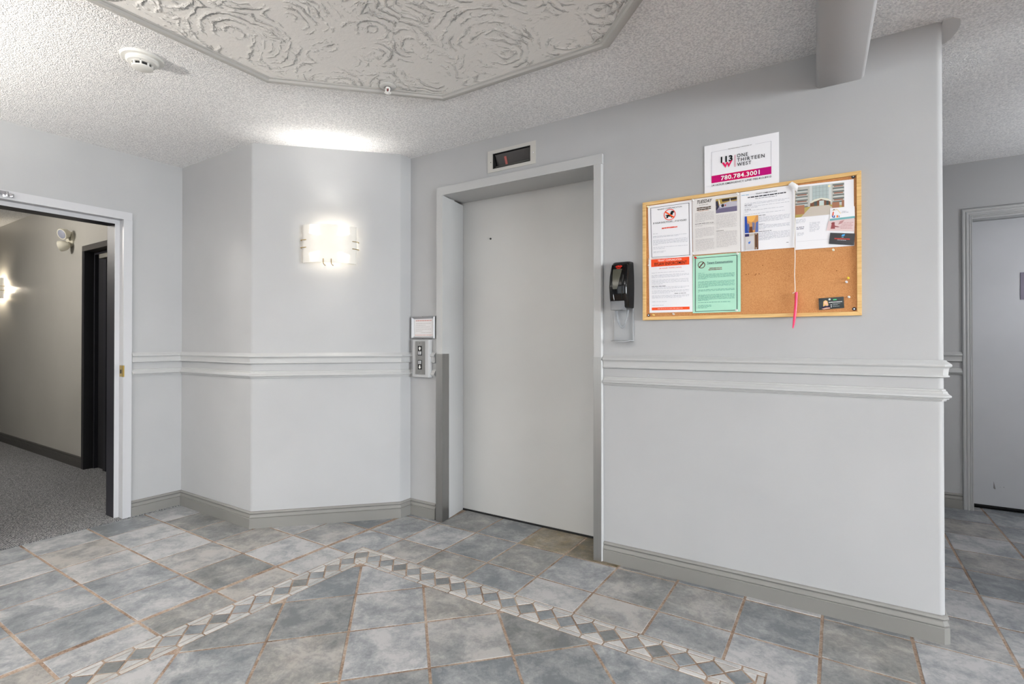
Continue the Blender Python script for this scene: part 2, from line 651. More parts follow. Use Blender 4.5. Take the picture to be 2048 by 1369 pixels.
# hall end wall with door opening
DH0, DH1, DHZ = 0.445, 1.36, 2.050
w = MB()
w.box(-0.12, DH0, YB, YB + 0.16, 0, H)
w.box(DH0, DH1, YB, YB + 0.16, DHZ, H)
w.box(DH1, XR, YB, YB + 0.16, 0, H)
tag(w.build('wall_hall', M['wall'], smooth=0), 'grey wall at the end of the right hall', None, None, 'structure')

# unseen far walls with the glazed openings the daylight comes through
w = MB()
w.box(XR, XR + 0.15, YF, -5.0, 0, H)
w.box(XR, XR + 0.15, -1.0, YB, 0, H)
w.box(XR, XR + 0.15, -5.0, -1.0, 2.3, H)
tag(w.build('wall_right', M['wall'], smooth=0), 'far right wall with the glazed entrance, out of frame', None, None, 'structure')
w = MB()
w.box(XL, -4.0, YF - 0.15, YF, 0, H)
w.box(1.6, XR, YF - 0.15, YF, 0, H)
w.box(-4.0, 1.6, YF - 0.15, YF, 0, 0.25)
w.box(-4.0, 1.6, YF - 0.15, YF, 2.3, H)
tag(w.build('wall_front', M['wall'], smooth=0), 'front wall with windows behind the camera', None, None, 'structure')

# side wall of the right hall and an added beam that shades the lift wall top, both unseen
w = MB()
w.box(1.5, 1.62, -0.2, YB, 0, H)
tag(w.build('wall_hall_side', M['wall'], smooth=0), 'side wall of the right hall, out of frame', None, None, 'structure')
w = MB()
w.box(0.52, 0.68, -4.6, 0.0, 2.283, H)
tag(w.build('shading_beam', M['wall'], smooth=0), 'added beam over the hall mouth shading the lift wall top, out of frame', None, None, 'structure')

# ceiling beam
w = MB()
bx0, bx1, bz = -0.428, -0.255, 2.283
w.prism([(bz, bx0 + .013)] and [(H, bx0), (bz + .013, bx0), (bz + .005, bx0 + .004), (bz, bx0 + .013), (bz, bx1 - .013),
                                (bz + .005, bx1 - .004), (bz + .013, bx1), (H, bx1)], -4.6, 0.0, axis='y')
w.v = [(x - 0.0285 * y, y, z) for x, y, z in w.v]
tag(w.build('trim_1', M['beam'], smooth=50), 'boxed grey ceiling beam running out from the wall above the board', None, None, 'structure')

# smooth patch left on the ceiling at the wall's end
w = MB()
pp = [(0.0, -0.012), (0.030, -0.008), (0.056, 0.020), (0.063, 0.060), (0.060, 0.110), (0.050, 0.160), (0.032, 0.195), (0.0, 0.2)]
w.prism(pp, H - 0.004, H + 0.001)
w.build('smooth_patch', M['smooth_ceiling'], CEIL, smooth=0)

# octagonal plaster field and its moulding on the ceiling
ox0, ox1, oy1, ch = -2.672, -0.56, -0.548, 0.605
oy0 = -3.35
octo = [(ox0, oy0 + ch), (ox0, oy1 - ch), (ox0 + ch, oy1), (ox1 - ch, oy1), (ox1, oy1 - ch), (ox1, oy0 + ch), (ox1 - ch, oy0), (ox0 + ch, oy0)]
w = MB()
prof = [(0.0, 0.0), (0.0, -0.008), (0.004, -0.012), (0.010, -0.013), (0.016, -0.019), (0.032, -0.022), (0.040, -0.020), (0.045, -0.012), (0.052, -0.009), (0.054, 0.0)]
w.sweep(octo, prof, closed=True, z0=H)
tag(w.build('trim_2', M['moulding'], smooth=28), 'grey octagonal moulding on the ceiling', None, None, 'structure')


def inset(poly, d):
    out = []
    n = len(poly)
    for i, p in enumerate(poly):
        a, b = Vector(poly[i - 1]), Vector(poly[(i + 1) % n])
        d1, d2 = (Vector(p) - a).normalized(), (b - Vector(p)).normalized()
        n1, n2 = Vector((d1.y, -d1.x)), Vector((d2.y, -d2.x))
        m = (n1 + n2).normalized()
        m /= m.dot(n1)
        out.append((p[0] + m.x * d, p[1] + m.y * d))
    return out


w = MB()
w.prism(inset(octo, 0.05), H - 0.006, H + 0.001)
w.build('plaster_field', M['swirl'], CEIL, smooth=0)

# ------------------------------------------------------------------ baseboards and chair rails
BASE = [(0, 0), (0.0135, 0), (0.0135, 0.062), (0.0095, 0.0645), (0.0125, 0.069), (0.0115, 0.074), (0.0065, 0.081),
        (0.0045, 0.086), (0.0050, 0.0885), (0.0095, 0.0915), (0.0110, 0.095), (0.0095, 0.100), (0.0055, 0.1045), (0.0, 0.1065)]
RAIL_UP = ([(0, 1.036), (0.009, 1.0375)] + arc(0.0125, 1.0425, 0.0040, -90, 90, 6) + [(0.0120, 1.0490), (0.0128, 1.058), (0.0136, 1.066), (0.0150, 1.0745)]
           + [(0.0165, 1.0760)] + arc(0.0165, 1.0850, 0.0072, -80, 60, 7) + [(0.0165, 1.0955), (0.0115, 1.0990), (0.0075, 1.1030), (0.0065, 1.1055), (0, 1.106)])
RAIL_LO = ([(0, 0.944), (0.006, 0.9450), (0.0075, 0.9505), (0.0140, 0.9520), (0.0148, 0.9560)] + arc(0.0165, 0.9632, 0.0056, -80, 70, 6)
           + [(0.0135, 0.9730), (0.0105, 0.9785), (0.0098, 0.9825), (0.0055, 0.9840), (0.0048, 0.9905), (0, 0.993)])


def skirt(name, path, label):
    w = MB()
    w.sweep(path, BASE)
    return tag(w.build(name, M['base'], smooth=36), label, None, None, 'structure')


def rail(name, path, label):
    w = MB()
    w.sweep(path, RAIL_UP)
    w.sweep(path, RAIL_LO)
    return tag(w.build(name, M['trim'], smooth=38), label, None, None, 'structure')


P_col = [(XL, OY1 + 0.002), (XL, YS), (X1, YS), (X2, Y2), (X2, 0), (-2.600, 0)]
skirt('baseboard_left', P_col, 'grey baseboard round the left wall and the column')
P_railcol = [(XL, OY1 + 0.002), (XL, YS), (X1, YS), (X2, Y2), (X2, 0), (-2.600, 0)]
rail('trim_3', P_railcol, 'double grey chair rail round the left wall and the column')
skirt('baseboard_back', [(-1.416, 0), (-0.0115, 0), (0, 0.0115), (0, YB)], 'grey baseboard under the notice board')
rail('trim_4', [(-1.416, 0), (-0.0115, 0), (0, 0.0115), (0, YB)], 'double grey chair rail under the notice board')
skirt('baseboard_hall', [(0.0, YB), (0.388, YB)], 'grey baseboard beside the hall door')
rail('trim_5', [(0.0, YB), (0.388, YB)], 'double grey chair rail beside the hall door')
w = MB()
w.sweep([(-12.0, YC), (-6.24, YC)], BASE)
tag(w.build('baseboard_corridor', M['charcoal2'], smooth=22), 'dark charcoal baseboard along the corridor wall', None, None, 'structure')

# ------------------------------------------------------------------ lift door (door_1)
D1 = empty('door_1', (-2.0, 0.0, 0.0), 'grey lift door in a deep grey metal frame with steel corner guards', None, None, 'structure')
w = MB()
w.prism([(-2.582, -0.02), (-2.529, -0.02), (-2.575, 0.26), (-2.640, 0.26), (-2.640, 0.14), (-2.582, 0.14)][:0] or
        [(-2.582, 0.0), (-2.582, -0.02), (-2.529, -0.02), (-2.576, 0.26), (-2.66, 0.26), (-2.66, 0.15), (-2.56, 0.15), (-2.56, 0.0)], 0, 2.138)
w.build('jamb', M['trim'], D1, smooth=0, bevel=0.0015)
w = MB()
w.prism([(-1.467, -0.02), (-1.425, -0.02), (-1.418, -0.012), (-1.418, 0.0), (-1.45, 0.0), (-1.45, 0.15), (-1.40, 0.15), (-1.40, 0.26), (-1.467, 0.26)], 0, 2.138)
w.build('jamb', M['trim'], D1, smooth=0, bevel=0.0012)
w = MB()
w.prism([(-0.02, 2.138), (0.26, 2.154), (0.26, 2.2), (0.15, 2.2), (0.15, 2.168), (0.0, 2.168), (0.0, 2.192), (-0.02, 2.192)], -2.582, -1.418, axis='x')
w.build('frame_head', M['trim'], D1, smooth=0, bevel=0.0012)
w = MB()
w.box(-2.70, -1.30, 0.262, 0.30, 0.006, 2.20)
dp = w.build('door_panel', M['door'], D1, smooth=0)
w = MB()
w.lathe([(0.0065, 0), (0.0065, 0.003), (0.0045, 0.0035)], (-2.342, 0.262, 1.879), 16, axis=(0, -1, 0))
w.build('key_hole', M['black'], dp)
w = MB()
w.box(-2.66, -1.40, 0.256, 0.262, -0.004, 0.010)
w.build('threshold', M['black'], D1, smooth=0)
w = MB()   # left guard folded round the jamb corner
g0 = [(-2.583, -0.0225), (-2.5275, -0.0225), (-2.5415, 0.062), (-2.5435, 0.062), (-2.530, -0.0205), (-2.583, -0.0205)]
w.prism(g0, 0.0, 1.098)
tag(w.build('corner_guard', M['steel'], D1, smooth=0), 'brushed steel guard on the left jamb')
w = MB()
w.prism([(-1.469, 0.06), (-1.469, -0.0225), (-1.424, -0.0225), (-1.424, -0.0205), (-1.467, -0.0205), (-1.467, 0.06)], 0.0, 1.096)
tag(w.build('corner_guard', M['steel'], D1, smooth=0), 'brushed steel guard on the right jamb')
# shaft behind the frame
w = MB()
w.box(-2.80, -2.66, 0.14, 0.36, 0, H)
w.box(-1.40, -1.26, 0.14, 0.36, 0, H)
w.box(-2.66, -1.40, 0.30, 0.36, 0, H)
tag(w.build('wall_shaft', M['wall'], smooth=0), 'closed shaft behind the lift door', None, None, 'structure')

# ------------------------------------------------------------------ hall door (door_2)
D2 = empty('door_2', (0.9, YB, 0.0), 'grey flush door in fluted casing at the end of the right hall', None, None, 'structure')
CAS = [(0, 0), (0, 0.014), (0.003, 0.018), (0.009, 0.020), (0.014, 0.018), (0.016, 0.012), (0.020, 0.012), (0.023, 0.017), (0.029, 0.019),
       (0.034, 0.016), (0.036, 0.010), (0.040, 0.010), (0.042, 0.014), (0.047, 0.014), (0.049, 0.008), (0.052, 0.011), (0.057, 0.011), (0.058, 0.0)]


def casing(outer0, outer1, top, side):
    w = MB()
    s = 1 if side == 'l' else -1
    x0 = outer0 if side == 'l' else outer1
    n = len(CAS)
    bot = [(x0 + s * d, YB - h, 0.0) for d, h in CAS]
    up = [(x0 + s * d, YB - h, top - d) for d, h in CAS]
    w.mesh(bot + up, [(i, (i + 1) % n, n + (i + 1) % n, n + i) for i in range(n)] + [tuple(range(n)), tuple(range(2 * n - 1, n - 1, -1))])
    return w


CX0, CX1, CT = 0.389, DH1 + 0.056, 2.082
CT = 2.108
casing(CX0, CX1, CT, 'l').build('casing', M['trim'], D2, smooth=25)
casing(CX0, CX1, CT, 'r').build('casing', M['trim'], D2, smooth=25)
w = MB()
n = len(CAS)
a = [(CX0 + d, YB - h, CT - d) for d, h in CAS]
b = [(CX1 - d, YB - h, CT - d) for d, h in CAS]
w.mesh(a + b, [(i, (i + 1) % n, n + (i + 1) % n, n + i) for i in range(n)] + [tuple(range(n)), tuple(range(2 * n - 1, n - 1, -1))])
w.build('casing', M['trim'], D2, smooth=25)
w = MB()
w.box(DH0 + 0.001, DH1 - 0.001, YB + 0.001, YB + 0.155, DHZ - 0.012, DHZ - 0.0005)
w.build('jamb', M['trim'], D2, smooth=0)
w = MB()
w.box(DH0 + 0.003, DH1 - 0.003, YB + 0.105, YB + 0.15, 0.026, DHZ - 0.015)
dp2 = w.build('door_panel', M['halldoor'], D2, smooth=0)
w = MB()
w.box(DH0, DH1, YB + 0.10, YB + 0.16, -0.003, 0.001)
w.box(DH0, DH1, YB + 0.152, YB + 0.16, 0.0, 0.03)
w.build('threshold', M['black'], D2, smooth=0)
w = MB()   # scuffs near the foot of the door
yy = YB + 0.1045
w.poly([(0.568, yy, 0.150), (0.576, yy, 0.142), (0.580, yy, 0.146), (0.574, yy, 0.176), (0.570, yy, 0.198)])
w.poly([(0.60, yy, 0.162), (0.606, yy, 0.160), (0.606, yy, 0.163)])
w.poly([(0.618, yy, 0.164), (0.624, yy, 0.160), (0.625, yy, 0.166)])
w.build('scuff', plain('scuff_mark', (120, 116, 116), 0.6), dp2, smooth=0)
w = MB()
w.box(0.712, 0.99, YB + 0.098, YB + 0.105, 1.468, 1.655)
o = w.build('door_sign', plain('plum_sign', (104, 98, 116), 0.5), smooth=0, bevel=0.001)
tag(o, 'dark grey plaque on the hall door, cut by the right edge', 'sign')

# ------------------------------------------------------------------ corridor doorway frame (door_3)
D3 = empty('door_3', (XL, -1.5, 0.0), 'white metal door frame of the open corridor doorway', None, None, 'structure')


def jamb3(ya, yb, sgn):
    """ya outer edge, yb inner edge of the face; sgn -1 opens towards -y"""
    w = MB()
    x0 = XL + 0.012
    st = yb + sgn * 0.026
    pts = [(x0, ya), (x0, yb), (XL - 0.052, yb), (XL - 0.052, st), (XL - 0.056, st), (XL - 0.056, ya + sgn * 0.01), (XL, ya + sgn * 0.01), (XL, ya)]
    w.prism([(x0, ya), (x0, yb), (XL - 0.052, yb), (XL - 0.052, ya + sgn * 0.01), (XL, ya + sgn * 0.01), (XL, ya)], 0, OZ - 0.0515)
    w.prism([(XL - 0.052, yb - sgn * 0.005), (XL - 0.052, st), (XL - 0.056, st), (XL - 0.056, yb - sgn * 0.005)], 0, OZ - 0.0775)
    o = w.build('jamb', M['white'], D3, smooth=0)
    w = MB()
    w.prism([(XL - 0.056, st), (XL - 0.175, st), (XL - 0.175, ya), (XL - 0.056, ya)], 0, OZ - 0.0775)
    o2 = w.build('jamb_lining', M['charcoal'], o, smooth=0)
    tag(o2, 'charcoal painted lining')
    return o


jr = jamb3(OY1, -1.112, -1)
jamb3(OY0, OY0 + 0.05, 1)
w = MB()
x0 = XL + 0.012
w.prism([(x0, OZ), (x0, 1.992), (XL - 0.052, 1.992), (XL - 0.052, 1.966), (XL - 0.056, 1.966), (XL - 0.056, OZ - .01), (XL, OZ - .01), (XL, OZ)][::-1], 0, 1, axis='x')
# the prism above is in (y,z); rebuild it as an x-z profile along y
w = MB()
pr = [(x0, OZ), (x0, 1.992), (XL - 0.052, 1.992), (XL - 0.052, 1.966), (XL - 0.056, 1.966), (XL - 0.056, OZ - .002), (XL - 0.002, OZ - .002), (XL - 0.002, OZ)]
w.prism([(z, x) for x, z in pr], OY0, OY1 - 0.0005, axis='y')
hd = w.build('frame_head', M['white'], D3, smooth=0)
w = MB()
w.prism([(z, x) for x, z in [(XL - 0.056, 1.966), (XL - 0.175, 1.966), (XL - 0.175, OZ - .003), (XL - 0.056, OZ - .003)]], OY0 + .01, OY1 - 0.01, axis='y')
tag(w.build('head_lining', M['charcoal'], hd, smooth=0), 'charcoal painted lining')
w = MB()   # strike plate let into the right jamb
w.box(XL - 0.040, XL + 0.013, -1.1135, -1.1118, 0.945, 1.02)
w.box(XL + 0.0115, XL + 0.0135, -1.1135, -1.106, 0.945, 1.02)
sp = w.build('strike_plate', M['brass'], D3, smooth=0)
w = MB()
w.box(XL - 0.03, XL - 0.012, -1.1142, -1.113, 0.966, 0.992)
w.build('latch_hole', M['black'], sp, smooth=0)
w = MB()   # door closer foot on the head, cut by the left edge
xh = XL + 0.012
w.box(xh, xh + 0.008, -1.70, -1.652, 2.004, 2.028)
w.box(xh + 0.008, xh + 0.022, -1.664, -1.655, 2.008, 2.024)
w.box(xh + 0.006, xh + 0.03, -1.84, -1.688, 2.013, 2.023)
w.tube([(xh + 0.018, -1.685, 2.006), (xh + 0.018, -1.685, 2.034)], 0.008, 12)
w.box(xh + 0.022, xh + 0.03, -1.86, -1.69, 2.022, 2.032)
w.build('closer_arm', M['chrome'], D3, smooth=30, bevel=0.001)

# ------------------------------------------------------------------ corridor door (door_4)
D4 = empty('door_4', (-5.7, YC, 0.0), 'dark charcoal door set back in the corridor wall', None, None, 'structure')
w = MB()
w.box(-6.245, -6.195, YC - 0.018, YC + 0.10, 0, 2.06)
w.build('jamb', M['darkdoor'], D4, smooth=0, bevel=0.002)  # darker than the frame head: the reveal's shade is put into its colour
w = MB()
w.box(-5.265, -5.215, YC - 0.018, YC + 0.10, 0, 2.06)
w.build('jamb', M['charcoal2'], D4, smooth=0, bevel=0.002)
w = MB()
w.box(-6.245, -5.215, YC - 0.0185, YC + 0.10, 2.010, 2.0615)
w.build('frame_head', M['charcoal2'], D4, smooth=0, bevel=0.002)
w = MB()
w.box(-6.195, -6.170, YC + 0.056, YC + 0.10, 0, 2.01)
w.box(-6.170, -5.265, YC + 0.056, YC + 0.10, 1.985, 2.01)
w.build('door_stop', M['charcoal'], D4, smooth=0, bevel=0.001)
w = MB()
w.box(-6.19, -5.27, YC + 0.085, YC + 0.125, 0.006, 1.99)
dp4 = w.build('door_panel', M['darkdoor'], D4, smooth=0)
w = MB()
w.box(-6.02, -5.74, YC + 0.035, YC + 0.085, 1.935, 1.975)
w.build('closer', plain('closer_metal', (150, 148, 140), 0.4, 0.6), dp4, smooth=0, bevel=0.004)
w = MB()
w.box(-5.99, -5.93, YC + 0.06, YC + 0.0852, 0.006, 1.93)
w.build('edge_strip', M['charcoal'], dp4, smooth=0)


# ------------------------------------------------------------------ floor tiles
def clip(poly, a, b, c):
    """keep a*x+b*y<=c"""
    out = []
    n = len(poly)
    for i in range(n):
        p, q_ = poly[i], poly[(i + 1) % n]
        fp, fq = a * p[0] + b * p[1] - c, a * q_[0] + b * q_[1] - c
        if fp <= 0: out.append(p)
        if (fp < 0 < fq) or (fq < 0 < fp):
            t = fp / (fp - fq)
            out.append((p[0] + (q_[0] - p[0]) * t, p[1] + (q_[1] - p[1]) * t))
    res = []
    for p in out:
        if not res or (abs(p[0] - res[-1][0]) + abs(p[1] - res[-1][1])) > 1e-5: res.append(p)
    if len(res) > 1 and (abs(res[0][0] - res[-1][0]) + abs(res[0][1] - res[-1][1])) < 1e-5: res.pop()
    return res


def parea(p):
    return 0.5 * sum(p[i][0] * p[(i + 1) % len(p)][1] - p[(i + 1) % len(p)][0] * p[i][1] for i in range(len(p)))


def tile(poly, mat, name='tile', bev=0.0013, jit=0.0006):
    if len(poly) < 3: return
    A = parea(poly)
    if abs(A) < 6e-4 and name == 'tile': return
    if A < 0: poly = poly[::-1]
    cx = sum(p[0] for p in poly) / len(poly)
    cy = sum(p[1] for p in poly) / len(poly)
    z = random.uniform(-jit, jit)
    key = (name, mat.name, tuple((round(p[0] - cx, 4), round(p[1] - cy, 4)) for p in poly))
    if key in TILES:
        o = bpy.data.objects.new(name, TILES[key])
        COL.objects.link(o)
        o.parent = FLOOR
    else:
        n = len(poly)
        lo = [(p[0], p[1], -0.008) for p in poly]
        md = [(p[0], p[1], -bev) for p in poly]
        ins = inset(poly[::-1], bev)[::-1]
        tp = [(p[0], p[1], 0.0) for p in ins]
        w = MB()
        f = [(i, (i + 1) % n, n + (i + 1) % n, n + i) for i in range(n)]
        f += [(n + i, n + (i + 1) % n, 2 * n + (i + 1) % n, 2 * n + i) for i in range(n)]
        f += [tuple(2 * n + i for i in range(n))]
        w.mesh(lo + md + tp, f)
        o = w.build(name, mat, FLOOR, smooth=0, loc=(cx, cy, 0))
        TILES[key] = o.data
    o.location = (cx, cy, z)
    o.rotation_euler = (random.uniform(-.0012, .0012), random.uniform(-.0012, .0012), 0)


TILES = {}
PX, PY, G = 0.3045, 0.3145, 0.0058     # pitch and half joint
BX0, BX1, BY1, BY0 = -2.652, -0.573, -0.573, -3.3
BW = 0.150
for i in range(-5, 14):
    for j in range(-8, 11):
        xa, xb = -0.412 - PX * (i + 1) + G, -0.412 - PX * i - G
        yb_, ya_ = -0.045 - PY * j - G, -0.045 - PY * (j + 1) + G
        cx, cy = (xa + xb) / 2, (ya_ + yb_) / 2
        if cx < 0 - 0.1 and ya_ > 0.27: continue
        if -1.42 < cx < -0.1 and ya_ > -0.01: continue
        if cx < XL or ya_ > YB + 0.12 or cy < -3.3 or cx > 1.45: continue
        poly = [(xa, ya_), (xb, ya_), (xb, yb_), (xa, yb_)]
        poly = clip(poly, -1, 0, 4.342)
        # walls at the back
        if cx < X1 - 0.05:
            poly = clip(poly, 0, 1, YS - 0.004)
        elif cx < X2 + 0.02:
            poly = clip(poly, -nrm, nrm, nrm * (YS - X1) - 0.004)
            if xa < X1 - .1: poly = clip(poly, 0, 1, YS + 0.25)
            poly = clip(poly, 0, 1, -0.004)
        elif cx < -2.62:
            poly = clip(poly, 0, 1, -0.004)
            poly = clip(poly, -1, 0, 2.826)
        elif cx < -1.42:
            if ya_ > -0.02: poly = clip(poly, -1, 0, 2.60)
            if ya_ > -0.02: poly = clip(poly, 1, 0, -1.42)
            poly = clip(poly, 0, 1, 0.255)
        elif cx < -0.1:
            poly = clip(poly, 0, 1, -0.004)
        elif ya_ > 0.0:
            poly = clip(poly, -1, 0, -0.004)
        poly = clip(poly, 0, 1, YB + 0.11)
        if len(poly) < 3: continue
        m = M['tile']
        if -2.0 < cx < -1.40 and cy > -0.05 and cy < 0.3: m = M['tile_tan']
        # cut out the border rectangle
        g2 = 0.006
        px0, px1 = min(p[0] for p in poly), max(p[0] for p in poly)
        py0, py1 = min(p[1] for p in poly), max(p[1] for p in poly)
        ix = px1 > BX0 - g2 and px0 < BX1 + g2
        iy = py0 < BY1 + g2
        if ix and iy:
            inl, inr = px0 >= BX0 - g2, px1 <= BX1 + g2
            if py1 <= BY1 + g2:
                if inl and inr: continue
                if not inl: poly = clip(poly, 1, 0, BX0 - g2)
                else: poly = clip(poly, -1, 0, -(BX1 + g2))
            elif inl and inr:
                poly = clip(poly, 0, -1, -(BY1 + g2))
            elif not inl:
                poly = [(px0, py0), (BX0 - g2, py0), (BX0 - g2, BY1 + g2), (px1, BY1 + g2), (px1, py1), (px0, py1)]
            else:
                poly = [(px0, BY1 + g2), (BX1 + g2, BY1 + g2), (BX1 + g2, py0), (px1, py0), (px1, py1), (px0, py1)]
        tile(poly, m)

# inner field, laid on the diagonal
hx, hy, kk = 0.2165, 0.2225, 0.964
for i in range(-6, 10):
    for j in range(-2, 13):
        if (i + j) % 2 == 0: continue
        cx, cy = -2.035 + hx * i, -0.745 - hy * j
        poly = [(cx - hx * kk, cy), (cx, cy - hy * kk), (cx + hx * kk, cy), (cx, cy + hy * kk)]
        if cy < -3.1: continue
        poly = clip(poly, -1, 0, -(BX0 + BW + 0.005))
        poly = clip(poly, 1, 0, BX1 - BW - 0.005)
        poly = clip(poly, 0, 1, BY1 - BW - 0.005)
        tile(poly, M['tile'])

# border: pale strips, dark diamonds, pale triangles
LW = 0.0235
N = 20
c0x, c1x, cyb = BX0 + BW / 2, BX1 - BW / 2, BY1 - BW / 2
P = (c1x - c0x) / N
MW = BW / 2 - LW          # half width of the middle band
gd = 0.0046


def band(x, y, ux, uy, vx, vy, first, last, pen=False):
    """one cell of the border centred at x,y; u along, v outward"""
    def pt(a, b): return (x + ux * a + vx * b, y + uy * a + vy * b)
    e = P / 2
    tile([pt(-e + gd, 0), pt(0, -MW + gd), pt(e - gd, 0), pt(0, MW - gd)], M['diamond'], 'diamond_tile', 0.001)
    if last: return
    for s in (1, -1):
        # triangle between this diamond and the next
        tile([pt(gd * 1.6, s * (MW - gd * .5)), pt(P - gd * 1.6, s * (MW - gd * .5)), pt(e, s * gd * 1.6)], M['light_tile'], 'triangle_tile', 0.001)
        # strip from tip to tip
        a0, a1 = gd * .8, P - gd * .8
        if s == 1 and first: a0 = -BW / 2 + 0.001
        if s == -1 and first: a0 = MW + gd * .8
        if s == -1 and pen: a1 = P - MW - gd * .8
        tile([pt(a0, s * (MW + gd * .6)), pt(a1, s * (MW + gd * .6)), pt(a1, s * (BW / 2 - 0.001)), pt(a0, s * (BW / 2 - 0.001))],
             M['light_tile'], 'border_strip', 0.001)


for k in range(N + 1):
    band(c0x + P * k, cyb, 1, 0, 0, 1, k == 0, k == N, k == N - 1)
NY = 22
for k in range(1, NY):
    band(c0x, cyb - P * k, 0, -1, -1, 0, False, False)
    band(c1x, cyb - P * k, 0, -1, 1, 0, False, False)
for s, cxk in ((-1, c0x), (1, c1x)):   # first cells of the side arms below the corners
    for t in (1, -1):
        def pt(a, b): return (cxk + s * b, cyb - a)
        a0, a1 = (-MW + gd if t == 1 else BW / 2 + gd * .8), P - gd * .8
        tile([pt(a0, t * (MW + gd * .6)), pt(a1, t * (MW + gd * .6)), pt(a1, t * (BW / 2 - 0.001)), pt(a0, t * (BW / 2 - 0.001))], M['light_tile'], 'border_strip', 0.001)
        b0 = gd * 1.6 if t == 1 else MW + gd
        tile([pt(b0, t * (MW - gd * .5)), pt(P - gd * 1.6, t * (MW - gd * .5)), pt(P / 2 + (0 if t == 1 else gd * .4), t * gd * 1.6)], M['light_tile'], 'triangle_tile', 0.001)
# outer strip closing the corner on the right
tile([(c1x + gd * .8, cyb + MW + gd * .6), (BX1 - 0.001, cyb + MW + gd * .6), (BX1 - 0.001, BY1 - 0.001), (c1x + gd * .8, BY1 - 0.001)], M['light_tile'], 'border_strip', 0.001)
# pale end triangle beyond the last diamond on the right
tile([(c1x + gd * 1.6, cyb + MW - gd * .5), (c1x + MW - gd * .5, cyb + MW - gd * .5), (c1x + MW - gd * .5, cyb + gd * 1.6)], M['light_tile'], 'triangle_tile', 0.001)
tile([(c0x - gd * 1.6, cyb + MW - gd * .5), (c0x - MW + gd * .5, cyb + MW - gd * .5), (c0x - MW + gd * .5, cyb + gd * 1.6)], M['light_tile'], 'triangle_tile', 0.001)


# ------------------------------------------------------------------ text and print helpers
def text_verts(s, offset=0.0, spacing=1.0):
    cu = bpy.data.curves.new('t', 'FONT')
    cu.body = s
    cu.offset = offset
    cu.space_character = spacing
    cu.resolution_u = 3
    o = bpy.data.objects.new('t', cu)
    COL.objects.link(o)
    dg = bpy.context.evaluated_depsgraph_get()
    me = bpy.data.meshes.new_from_object(o.evaluated_get(dg))
    v = [(p.co.x, p.co.y) for p in me.vertices]
    f = [tuple(p.vertices) for p in me.polygons]
    bpy.data.objects.remove(o)
    bpy.data.curves.remove(cu)
    bpy.data.meshes.remove(me)
    return v, f


def cells(poly, n=8):
    us, vs = [p[0] for p in poly], [p[1] for p in poly]
    i0, i1 = int(math.floor(min(us) * n)), int(math.ceil(max(us) * n))
    j0, j1 = int(math.floor(min(vs) * n)), int(math.ceil(max(vs) * n))
    if i1 - i0 <= 1 and j1 - j0 <= 1:
        return [poly]
    out = []
    for i in range(i0, i1):
        a = clip(clip(poly, -1, 0, -i / n), 1, 0, (i + 1) / n)
        if len(a) < 3: continue
        for j in range(j0, j1):
            b = clip(clip(a, 0, -1, -j / n), 0, 1, (j + 1) / n)
            if len(b) >= 3 and abs(parea(b)) > 1e-7: out.append(b)
    return out


